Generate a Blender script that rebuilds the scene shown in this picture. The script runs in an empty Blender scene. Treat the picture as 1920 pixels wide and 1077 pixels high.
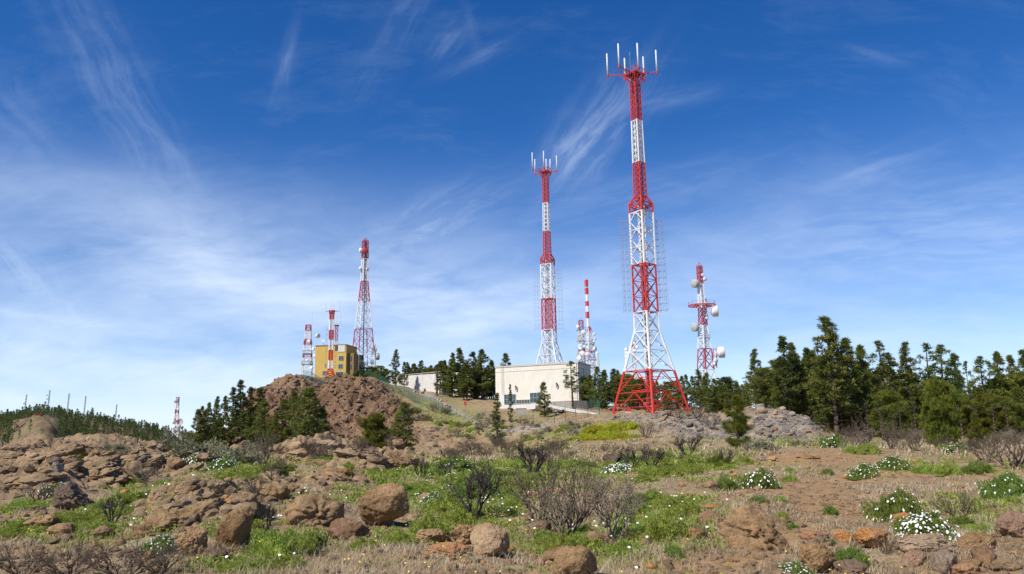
import bpy, bmesh, math, random
import numpy as np
from mathutils import Matrix, Vector

# ============================================================ camera, sky, sun, exposure
F, CX, CY = 1470.0, 960.0, 538.5            # focal length and centre in photograph pixels
CAMZ = 1.65
PITCH, ROLL = math.radians(11.0), math.radians(0.95)
_f = Vector((0, math.cos(PITCH), math.sin(PITCH)))
_r = Vector((1, 0, 0)); _u = Vector((0, -math.sin(PITCH), math.cos(PITCH)))
UP = _u * math.cos(ROLL) + _r * math.sin(ROLL)
RT = _r * math.cos(ROLL) - _u * math.sin(ROLL)
scene = bpy.context.scene
cam = bpy.data.cameras.new('camera'); camo = bpy.data.objects.new('camera', cam)
scene.collection.objects.link(camo); scene.camera = camo
cam.sensor_width = 36; cam.lens = 36 * F / 1920; cam.clip_start = 0.1; cam.clip_end = 8000
M = Matrix((RT, UP, -_f)).transposed().to_4x4(); M.translation = (0, 0, CAMZ)
camo.matrix_world = M

SUN_EL, SUN_AZ = math.radians(46), math.radians(228)   # azimuth clockwise from +Y (view direction)
SUNV = Vector((math.sin(SUN_AZ) * math.cos(SUN_EL), math.cos(SUN_AZ) * math.cos(SUN_EL), math.sin(SUN_EL)))
sun = bpy.data.lights.new('sun', 'SUN'); sun.energy = 4.4; sun.angle = math.radians(0.53); sun.color = (1.0, 0.95, 0.87)
suno = bpy.data.objects.new('sun', sun); scene.collection.objects.link(suno)
suno.rotation_euler = SUNV.to_track_quat('Z', 'Y').to_euler()
scene.view_settings.view_transform = 'Standard'; scene.view_settings.look = 'None'
scene.view_settings.exposure = 0.36; scene.view_settings.gamma = 1.0; scene.view_settings.use_curve_mapping = False


class NT:
    """small helper for building node trees"""
    def __init__(s, tree):
        s.t = tree; s.n = tree.nodes; s.l = tree.links
    def node(s, typ, ins=None, **props):
        nd = s.n.new(typ)
        for k, v in props.items(): setattr(nd, k, v)
        for k, v in (ins or {}).items():
            sock = nd.inputs[k]
            if isinstance(v, bpy.types.NodeSocket): s.l.new(v, sock)
            else: sock.default_value = v
        return nd
    def math(s, op, a, b=None, c=None, clamp=False):
        ins = {0: a}
        if b is not None: ins[1] = b
        if c is not None: ins[2] = c
        return s.node('ShaderNodeMath', ins, operation=op, use_clamp=clamp).outputs[0]
    def vmath(s, op, a, b=None, out=0):
        ins = {0: a}
        if b is not None: ins[1] = b
        return s.node('ShaderNodeVectorMath', ins, operation=op).outputs[out]
    def noise(s, vec, scale, detail=4, rough=.55, out=0, dist=0.0):
        return s.node('ShaderNodeTexNoise', {'Vector': vec, 'Scale': scale, 'Detail': detail, 'Roughness': rough, 'Distortion': dist}).outputs[out]
    def ramp(s, fac, stops, interp='LINEAR'):
        nd = s.node('ShaderNodeValToRGB', {0: fac}); cr = nd.color_ramp; cr.interpolation = interp
        while len(cr.elements) < len(stops): cr.elements.new(0.5)
        for e, (p, c) in zip(cr.elements, stops):
            e.position = p; e.color = (c, c, c, 1) if isinstance(c, (int, float)) else (*c, 1)
        return nd.outputs[0]
    def mix(s, fac, a, b, blend='MIX'):
        nd = s.node('ShaderNodeMix', data_type='RGBA', blend_type=blend)
        for i, v in ((0, fac), (6, a), (7, b)):
            if isinstance(v, bpy.types.NodeSocket): s.l.new(v, nd.inputs[i])
            else: nd.inputs[i].default_value = v if i == 0 else (*v, 1) if len(v) == 3 else v
        return nd.outputs[2]


def pixdir(px, py):
    d = RT * ((px - CX) / F) + UP * ((CY - py) / F) + _f
    return d.normalized()


world = bpy.data.worlds.new('World'); scene.world = world; world.use_nodes = True
world.node_tree.nodes.clear(); W = NT(world.node_tree)
SKY_STRENGTH = 0.108
sky = W.node('ShaderNodeTexSky', sky_type='NISHITA', sun_disc=False, sun_elevation=SUN_EL, sun_rotation=SUN_AZ,
             altitude=1900.0, air_density=1.0, dust_density=0.35, ozone_density=2.4)
skyc = W.node('ShaderNodeHueSaturation', {'Hue': 0.511, 'Saturation': 1.36, 'Value': 1.0, 'Fac': 1.0, 'Color': sky.outputs[0]}).outputs[0]
dirv = W.node('ShaderNodeTexCoord').outputs['Generated']
sep = W.node('ShaderNodeSeparateXYZ', {0: dirv})
den = W.math('ADD', W.math('MAXIMUM', sep.outputs[2], 0.0), 0.34)
plane = W.node('ShaderNodeCombineXYZ', {0: W.math('DIVIDE', sep.outputs[0], den), 1: W.math('DIVIDE', sep.outputs[1], den), 2: 0.0}).outputs[0]
warp = W.node('ShaderNodeTexNoise', {'Vector': plane, 'Scale': 1.3, 'Detail': 3, 'Roughness': .5}).outputs[1]
warp2 = W.node('ShaderNodeTexNoise', {'Vector': plane, 'Scale': 4.5, 'Detail': 3, 'Roughness': .5}).outputs[1]
pw = W.vmath('ADD', plane, W.vmath('MULTIPLY', W.vmath('SUBTRACT', warp, (.5, .5, .5)), (0.34, 0.34, 0.34)))


def streak(rot, sx, sy, seed, detail=6, rough=.62):
    m = W.node('ShaderNodeMapping', {'Vector': pw, 'Location': (seed, seed * 1.7, seed), 'Rotation': (0, 0, math.radians(rot)), 'Scale': (sx, sy, 1)})
    return W.noise(m.outputs[0], 1.0, detail, rough, dist=0.15)


s1 = streak(-58, 3.2, 8.0, 3.1, 9, .72); s2 = streak(62, 3.4, 8.5, 9.4, 9, .72); s3 = streak(-72, 2.2, 3.6, 5.7, 9, .60)


def blob(px, py, sx, sy, ang):
    """soft patch of the sky where cirrus stands, centred on a direction"""
    c = pixdir(px, py); a = math.radians(ang)
    t1 = (RT * math.cos(a) + UP * math.sin(a)); t1 = (t1 - c * t1.dot(c)).normalized(); t2 = c.cross(t1).normalized()
    dc = W.math('MAXIMUM', W.vmath('DOT_PRODUCT', dirv, tuple(c), 1), 0.05)
    u = W.math('DIVIDE', W.vmath('DOT_PRODUCT', dirv, tuple(t1), 1), W.math('MULTIPLY', dc, sx / F))
    v = W.math('DIVIDE', W.vmath('DOT_PRODUCT', dirv, tuple(t2), 1), W.math('MULTIPLY', dc, sy / F))
    r2 = W.math('ADD', W.math('MULTIPLY', u, u), W.math('MULTIPLY', v, v))
    return W.math('EXPONENT', W.math('MULTIPLY', r2, -1.0)), (u, v)


# (px, py, size along, size across, angle, strength, which streak)
CLOUDS = [(225, 180, 170, 50, -62, .42, 1), (320, 290, 60, 16, -52, .42, 1), (534, 130, 60, 14, 75, .42, 1), (740, 50, 130, 34, 60, .26, 1), (835, 75, 38, 26, 50, .36, 1),
          (885, 60, 50, 9, -75, .30, 1), (905, 105, 70, 14, 25, .34, 1), (1120, 240, 120, 48, 52, .80, 0), (1060, 290, 60, 40, 60, .5, 0), (1250, 188, 80, 16, 12, .36, 0), (1640, 320, 90, 26, 20, .46, 0),
          (1640, 105, 40, 14, -15, .26, 0), (1780, 440, 330, 85, 6, .55, 0), (820, 410, 150, 42, 25, .62, 0), (780, 380, 60, 14, 30, .3, 0), (1180, 370, 260, 40, 14, .30, 0),
          (55, 515, 90, 26, -42, .85, 1), (200, 612, 330, 9, -7, .45, 1), (60, 588, 90, 7, -5, .4, 1), (15, 190, 90, 40, -50, .26, 1),
          (330, 450, 330, 85, -16, .50, 2), (640, 545, 440, 110, -8, .58, 2), (150, 690, 420, 60, -4, .45, 2), (1000, 540, 260, 60, 0, .36, 2), (1450, 440, 300, 90, 5, .20, 2)]
tot = None
for (px, py, sx, sy, an, st, k) in CLOUDS:
    b, uv_ = blob(px, py, sx, sy, an)
    if k == 2: src = s3; lo = .36
    else:
        loc_ = W.node('ShaderNodeCombineXYZ', {0: W.math('MULTIPLY', uv_[0], .8 * sx / 120), 1: W.math('MULTIPLY', uv_[1], 1.5 * sy / 40), 2: px * .013}).outputs[0]
        loc_ = W.vmath('ADD', loc_, W.vmath('MULTIPLY', W.vmath('SUBTRACT', warp2, (.5, .5, .5)), (2.2, 2.2, 0)))
        src = W.noise(loc_, 1.25, 6, .60); lo = .43
    g = W.math('MULTIPLY', W.math('SUBTRACT', src, lo), 2.4, clamp=True)
    v = W.math('MULTIPLY', W.math('MULTIPLY', b, st * (.80 if k == 2 else .50)), W.math('ADD', W.math('MULTIPLY', g, .85), .15))
    tot = v if tot is None else W.math('ADD', tot, v)
# general thin veil: rises towards the horizon, everywhere around
elev = W.math('SUBTRACT', 1.0, W.math('MULTIPLY', W.math('MAXIMUM', sep.outputs[2], 0.0), 2.6), clamp=True)
veil = W.math('MULTIPLY', W.math('MULTIPLY', W.math('POWER', elev, 1.7), .80),
              W.math('ADD', W.math('MULTIPLY', W.math('SUBTRACT', s3, .35), 2.0, clamp=True), .55))
thin = W.math('MULTIPLY', W.math('SUBTRACT', s1, .5), .22, clamp=True)
cov = W.math('ADD', W.math('ADD', tot, veil), thin)
cov = W.math('MINIMUM', cov, 0.80)
cloudc = (6.0, 7.0, 8.6)
skymix = W.mix(cov, skyc, cloudc)
bg = W.node('ShaderNodeBackground', {'Color': skymix, 'Strength': SKY_STRENGTH})
W.node('ShaderNodeOutputWorld', {'Surface': bg.outputs[0]})

# ============================================================ basic helpers
rnd = random.Random(7); rs = np.random.RandomState(7)
COL = scene.collection


def fade(t): return t * t * t * (t * (t * 6 - 15) + 10)


def hash3(ix, iy, iz, seed):
    h = (ix.astype(np.int64) * 374761393 + iy.astype(np.int64) * 668265263 + iz.astype(np.int64) * 2147483647 + seed * 974711) & 0xffffffff
    h = ((h ^ (h >> 13)) * 1274126177) & 0xffffffff
    h = ((h ^ (h >> 15)) * 2246822519) & 0xffffffff
    return ((h ^ (h >> 16)) & 0xffff) / 65535.0


def vnoise(x, y, z=0.0, seed=0):
    x = np.asarray(x, float); y = np.asarray(y, float); z = np.asarray(z, float) + np.zeros_like(x)
    ix, iy, iz = np.floor(x), np.floor(y), np.floor(z)
    fx, fy, fz = fade(x - ix), fade(y - iy), fade(z - iz)
    r = 0
    for dx in (0, 1):
        for dy in (0, 1):
            if np.ndim(z) and z.any():
                for dz in (0, 1):
                    r = r + hash3(ix + dx, iy + dy, iz + dz, seed) * (fx if dx else 1 - fx) * (fy if dy else 1 - fy) * (fz if dz else 1 - fz)
            else:
                r = r + hash3(ix + dx, iy + dy, iz, seed) * (fx if dx else 1 - fx) * (fy if dy else 1 - fy)
    return r * 2 - 1


def fbm(x, y, z=0.0, octv=4, seed=0, gain=.5):
    a, s, r = 1.0, 1.0, 0
    for k in range(octv):
        r = r + a * vnoise(np.asarray(x) * s, np.asarray(y) * s, np.asarray(z) * s, seed + k * 13)
        a *= gain; s *= 2.03
    return r


def ridged(x, y, octv=4, seed=0, gain=.55):
    a, s, r = 1.0, 1.0, 0
    for k in range(octv):
        r = r + a * (1 - 2 * np.abs(vnoise(x * s, y * s, 0, seed + k * 17)))
        a *= gain; s *= 2.1
    return r


def sstep(a, b, x):
    t = np.clip((x - a) / (b - a), 0, 1); return t * t * (3 - 2 * t)


class MB:
    """collects vertices and faces"""
    def __init__(s): s.v = []; s.f = []; s.m = []
    def add(s, vs, fs, mi=0):
        o = len(s.v); s.v += [tuple(p) for p in vs]; s.f += [tuple(i + o for i in f) for f in fs]; s.m += [mi] * len(fs)
    def strut(s, p, q, r, n=4, r2=None, mi=0):
        p = Vector(p); q = Vector(q); d = (q - p)
        if d.length < 1e-6: return
        d.normalize(); a = d.orthogonal().normalized() if abs(d.z) > .99 else d.cross(Vector((0, 0, 1))).normalized(); b = d.cross(a)
        r2 = r if r2 is None else r2
        vs = []
        for c, rr in ((p, r), (q, r2)):
            for k in range(n):
                t = 2 * math.pi * (k + .5) / n
                vs.append(c + a * (math.cos(t) * rr) + b * (math.sin(t) * rr))
        fs = [(k, (k + 1) % n, n + (k + 1) % n, n + k) for k in range(n)] + [tuple(reversed(range(n))), tuple(range(n, 2 * n))]
        s.add(vs, fs, mi)
    def box(s, o, ax, ay, az, mi=0):
        """origin corner and three edge vectors"""
        o, ax, ay, az = map(Vector, (o, ax, ay, az))
        vs = [o, o + ax, o + ax + ay, o + ay, o + az, o + ax + az, o + ax + ay + az, o + ay + az]
        s.add(vs, [(0, 3, 2, 1), (4, 5, 6, 7), (0, 1, 5, 4), (1, 2, 6, 5), (2, 3, 7, 6), (3, 0, 4, 7)], mi)
    def lathe(s, c, axis, prof, n=14, mi=0):
        """profile of (distance along axis, radius)"""
        c = Vector(c); d = Vector(axis).normalized(); a = d.orthogonal().normalized(); b = d.cross(a)
        vs = []; fs = []
        for (h, r) in prof:
            for k in range(n):
                t = 2 * math.pi * k / n
                vs.append(c + d * h + a * (math.cos(t) * r) + b * (math.sin(t) * r))
        for i in range(len(prof) - 1):
            for k in range(n):
                fs.append((i * n + k, i * n + (k + 1) % n, (i + 1) * n + (k + 1) % n, (i + 1) * n + k))
        s.add(vs, fs, mi)
    def mesh(s, name, mats, smooth=False):
        me = bpy.data.meshes.new(name); me.from_pydata(s.v, [], s.f)
        for m in (mats if isinstance(mats, (list, tuple)) else [mats]): me.materials.append(m)
        if any(s.m): me.polygons.foreach_set('material_index', s.m)
        if smooth: me.polygons.foreach_set('use_smooth', [True] * len(s.f))
        me.update(); return me


def link(name, me, parent=None):
    o = bpy.data.objects.new(name, me); COL.objects.link(o)
    if parent is not None: o.parent = parent
    return o


USED = {}


def tag(o, label=None, cat=None, group=None, kind=None):
    if label: o['label'] = label
    if cat: o['category'] = cat
    if group: o['group'] = group
    if kind: o['kind'] = kind
    return o


def thing(name, loc, label, cat, group=None, rz=0.0, sc=1.0):
    o = bpy.data.objects.new(name, None); COL.objects.link(o); o.location = loc; o.rotation_euler = (0, 0, rz)
    o.scale = (sc, sc, sc) if isinstance(sc, (int, float)) else sc
    o.empty_display_size = .2
    return tag(o, label, cat, group)


def fast_mesh(name, V, faces_n, idx, mats, smooth=False, mi=None):
    """V (n,3); faces all with faces_n corners; idx (m,faces_n)"""
    me = bpy.data.meshes.new(name)
    V = np.asarray(V, np.float32); idx = np.asarray(idx, np.int32)
    me.vertices.add(len(V)); me.vertices.foreach_set('co', V.ravel())
    me.loops.add(idx.size); me.loops.foreach_set('vertex_index', idx.ravel())
    me.polygons.add(len(idx)); me.polygons.foreach_set('loop_start', np.arange(0, idx.size, faces_n, dtype=np.int32))
    try: me.polygons.foreach_set('loop_total', np.full(len(idx), faces_n, np.int32))
    except Exception: pass
    for m in (mats if isinstance(mats, (list, tuple)) else [mats]): me.materials.append(m)
    if mi is not None: me.polygons.foreach_set('material_index', np.asarray(mi, np.int32))
    me.polygons.foreach_set('use_smooth', np.full(len(idx), smooth))
    me.update(calc_edges=True); me.validate(); return me


# ============================================================ materials
def new_mat(name):
    m = bpy.data.materials.new(name); m.use_nodes = True; m.node_tree.nodes.clear(); return m, NT(m.node_tree)


def solid(name, col, rough=.6, metal=0.0, var=.18, scale=3.0, spec=.4, bump=0.0, bscale=20, dirt=None, dirt_amt=.5):
    m, N = new_mat(name)
    co = N.node('ShaderNodeTexCoord').outputs['Object']
    n = N.noise(co, scale, 5)
    c = N.mix(N.ramp(n, [(.3, 0.0), (.7, 1.0)]), [x * (1 - var) for x in col], [min(1, x * (1 + var)) for x in col])
    if dirt:
        st = N.node('ShaderNodeMapping', {'Vector': co, 'Scale': (3.0, 3.0, .35)}).outputs[0]
        d = N.noise(st, 1.3, 6, .65)
        c = N.mix(N.math('MULTIPLY', N.ramp(d, [(.5, 0.0), (.72, 1.0)]), dirt_amt), c, dirt)
    ins = {'Base Color': c, 'Roughness': rough, 'Metallic': metal, 'Specular IOR Level': spec}
    if bump:
        ins['Normal'] = N.node('ShaderNodeBump', {'Strength': bump, 'Distance': .05, 'Height': N.noise(co, bscale, 6, .65)}).outputs[0]
    b = N.node('ShaderNodeBsdfPrincipled', ins)
    N.node('ShaderNodeOutputMaterial', {0: b.outputs[0]}); return m


def leafy(name, col, col2, trans=.25, scale=1.2, rough=.6, vary=.25):
    m, N = new_mat(name)
    co = N.node('ShaderNodeTexCoord').outputs['Object']
    n = N.noise(co, scale, 3)
    rn = N.node('ShaderNodeObjectInfo').outputs['Random']
    gi = N.node('ShaderNodeNewGeometry').outputs['Random Per Island']
    c = N.mix(N.ramp(n, [(.35, 0.0), (.65, 1.0)]), col, col2)
    f = N.math('ADD', N.math('MULTIPLY', rn, .5), N.math('MULTIPLY', gi, .5))
    c = N.node('ShaderNodeHueSaturation', {'Hue': N.math('ADD', .485, N.math('MULTIPLY', rn, .03)), 'Saturation': 1.0,
                                           'Value': N.math('ADD', 1 - vary, N.math('MULTIPLY', f, 2 * vary)), 'Color': c}).outputs[0]
    d = N.node('ShaderNodeBsdfPrincipled', {'Base Color': c, 'Roughness': rough, 'Specular IOR Level': .25})
    t = N.node('ShaderNodeBsdfTranslucent', {'Color': c})
    mx = N.node('ShaderNodeMixShader', {0: trans, 1: d.outputs[0], 2: t.outputs[0]})
    N.node('ShaderNodeOutputMaterial', {0: mx.outputs[0]}); return m


def rock_mat(name, a, b, c, scale=1.3, lichen=.3, vary=1.0):
    m, N = new_mat(name)
    co = N.node('ShaderNodeNewGeometry').outputs['Position']
    rn = N.node('ShaderNodeObjectInfo').outputs['Random']
    co = N.vmath('ADD', co, N.vmath('SCALE', (13.0, 7.0, 5.0), None)) if False else co
    off = N.node('ShaderNodeCombineXYZ', {0: N.math('MULTIPLY', rn, 40.0), 1: rn, 2: N.math('MULTIPLY', rn, 17.0)}).outputs[0]
    co = N.vmath('ADD', co, off)
    n1 = N.noise(co, scale, 6, .6); n2 = N.noise(co, scale * 5, 6, .7); n3 = N.noise(co, scale * 18, 4, .7)
    col = N.mix(N.ramp(n1, [(.36, 0.0), (.62, 1.0)]), a, b)
    col = N.mix(N.math('MULTIPLY', N.ramp(n2, [(.5, 0.0), (.68, 1.0)]), lichen), col, c)
    col = N.mix(N.ramp(n3, [(.38, .3), (.48, 0.0)]), col, [x * .45 for x in a])
    col = N.node('ShaderNodeHueSaturation', {'Hue': .5, 'Saturation': N.math('ADD', 1 - .2 * vary, N.math('MULTIPLY', rn, .35 * vary)),
                                             'Value': N.math('ADD', 1 - .22 * vary, N.math('MULTIPLY', rn, .42 * vary)), 'Color': col}).outputs[0]
    h = N.math('ADD', N.math('MULTIPLY', n2, .6), N.math('MULTIPLY', n3, .3))
    bp = N.node('ShaderNodeBump', {'Strength': 1.0, 'Distance': .09, 'Height': h}).outputs[0]
    bp = N.node('ShaderNodeBump', {'Strength': .6, 'Distance': .5, 'Height': N.noise(co, scale * 1.7, 7, .72), 'Normal': bp}).outputs[0]
    s = N.node('ShaderNodeBsdfPrincipled', {'Base Color': col, 'Roughness': .92, 'Specular IOR Level': .15, 'Normal': bp})
    N.node('ShaderNodeOutputMaterial', {0: s.outputs[0]}); return m


MAT = {}
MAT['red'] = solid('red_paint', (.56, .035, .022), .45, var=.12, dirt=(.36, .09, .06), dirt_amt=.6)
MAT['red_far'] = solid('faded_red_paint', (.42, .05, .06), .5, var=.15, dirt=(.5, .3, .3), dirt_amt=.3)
MAT['white'] = solid('white_paint', (.78, .78, .77), .45, var=.05, dirt=(.46, .38, .30), dirt_amt=.45)
MAT['steel'] = solid('galvanised_steel', (.33, .34, .35), .5, .3)
MAT['dark_steel'] = solid('dark_cable', (.05, .05, .055), .6)
MAT['antenna'] = solid('radome_grey', (.62, .63, .62), .5)
MAT['green_metal'] = solid('green_fence_paint', (.035, .16, .09), .5)
MAT['cream'] = solid('cream_render', (.71, .66, .56), .85, var=.05, scale=.5, dirt=(.50, .43, .32), dirt_amt=.6, bump=.15, bscale=8)
MAT['cream_dark'] = solid('cream_cornice', (.50, .46, .38), .85, var=.06)
MAT['yellow'] = solid('ochre_render', (.52, .36, .09), .85, var=.06, scale=.5, dirt=(.36, .26, .10), dirt_amt=.4)
MAT['dark_yellow'] = solid('ochre_wing_shade_and_parapet', (.22, .15, .06), .85, var=.06)  # darkened ochre: carries the side wing's shade in its colour; also colours the parapet
MAT['glass'] = solid('window_glass', (.045, .06, .07), .08, var=.3, spec=.8)
MAT['blue_frame'] = solid('grey_blue_frame', (.30, .38, .41), .5)
MAT['concrete'] = solid('concrete', (.36, .33, .28), .9, var=.15, scale=.9, dirt=(.2, .18, .15), dirt_amt=.5, bump=.3, bscale=6)
MAT['whitewash'] = solid('white_wall', (.62, .59, .55), .85, var=.08, scale=.7, dirt=(.36, .31, .25), dirt_amt=.5)
MAT['sign_red'] = solid('sign_red', (.6, .03, .02), .5)
MAT['dish'] = solid('dish_white', (.72, .72, .70), .5, var=.05)
MAT['dish_grey'] = solid('dish_mesh_grey', (.40, .41, .38), .7, var=.2)
MAT['bark'] = solid('pine_bark', (.085, .06, .045), .95, var=.4, scale=6, bump=.6, bscale=14)
MAT['needles'] = leafy('pine_needles', (.080, .108, .020), (.215, .230, .045), .3, .55)
MAT['needles_dark'] = leafy('dark_pine_needles', (.056, .080, .020), (.150, .172, .040), .28, .55)
MAT['needles_bright'] = leafy('bright_pine_needles', (.10, .135, .020), (.235, .250, .042), .3, .55)
MAT['needles_sap'] = leafy('young_pine_needles', (.075, .095, .012), (.230, .235, .030), .35, 1.5)
MAT['herb'] = leafy('fresh_herb_leaves', (.215, .270, .038), (.37, .42, .085), .35, 3.0)
MAT['herb_dark'] = leafy('darker_herb_leaves', (.125, .180, .030), (.22, .28, .055), .35, 3.0)
MAT['herb_yellow'] = leafy('yellow_spurge_leaves', (.34, .35, .02), (.48, .46, .035), .35, 2.0)
MAT['sage'] = leafy('grey_green_leaves', (.17, .16, .085), (.30, .28, .17), .25, 2.0)
MAT['dry'] = leafy('dry_grass', (.42, .335, .19), (.64, .53, .34), .3, .8, .8)
MAT['grassgreen'] = leafy('green_grass', (.18, .25, .05), (.32, .36, .10), .3, .8, .8)
MAT['twig'] = solid('grey_brown_twig', (.115, .085, .058), .9, var=.35, scale=5)
MAT['twig_pale'] = solid('pale_twig', (.24, .19, .135), .9, var=.3, scale=5)
MAT['twig_burnt'] = solid('burnt_twig', (.045, .035, .032), .9, var=.5, scale=5)
MAT['petal'] = solid('white_petals', (.80, .80, .78), .6, var=.03)
MAT['petal_yellow'] = solid('yellow_petals', (.75, .60, .05), .6, var=.1)
MAT['rock'] = rock_mat('brown_rock', (.225, .140, .070), (.40, .255, .130), (.40, .29, .20))
MAT['rock_warm'] = rock_mat('warm_brown_rock', (.27, .160, .074), (.44, .275, .135), (.48, .35, .22), vary=.25)
MAT['rock_orange'] = rock_mat('orange_rock', (.40, .195, .085), (.52, .29, .15), (.40, .30, .22), lichen=.2)
MAT['rock_tan'] = rock_mat('tan_rock', (.36, .24, .14), (.47, .33, .21), (.42, .35, .28))
MAT['rock_dark'] = rock_mat('dark_rock', (.16, .098, .06), (.29, .185, .115), (.30, .26, .22))
MAT['ledge'] = rock_mat('ledge_rock', (.21, .132, .068), (.43, .295, .165), (.50, .39, .27), lichen=.35, vary=.35)
MAT['cliff_rock'] = rock_mat('cliff_rock', (.14, .078, .044), (.30, .182, .105), (.34, .25, .17), scale=.6, vary=.4)
MAT['rock_grey'] = rock_mat('grey_rock', (.20, .165, .135), (.33, .285, .235), (.44, .40, .34))

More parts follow.
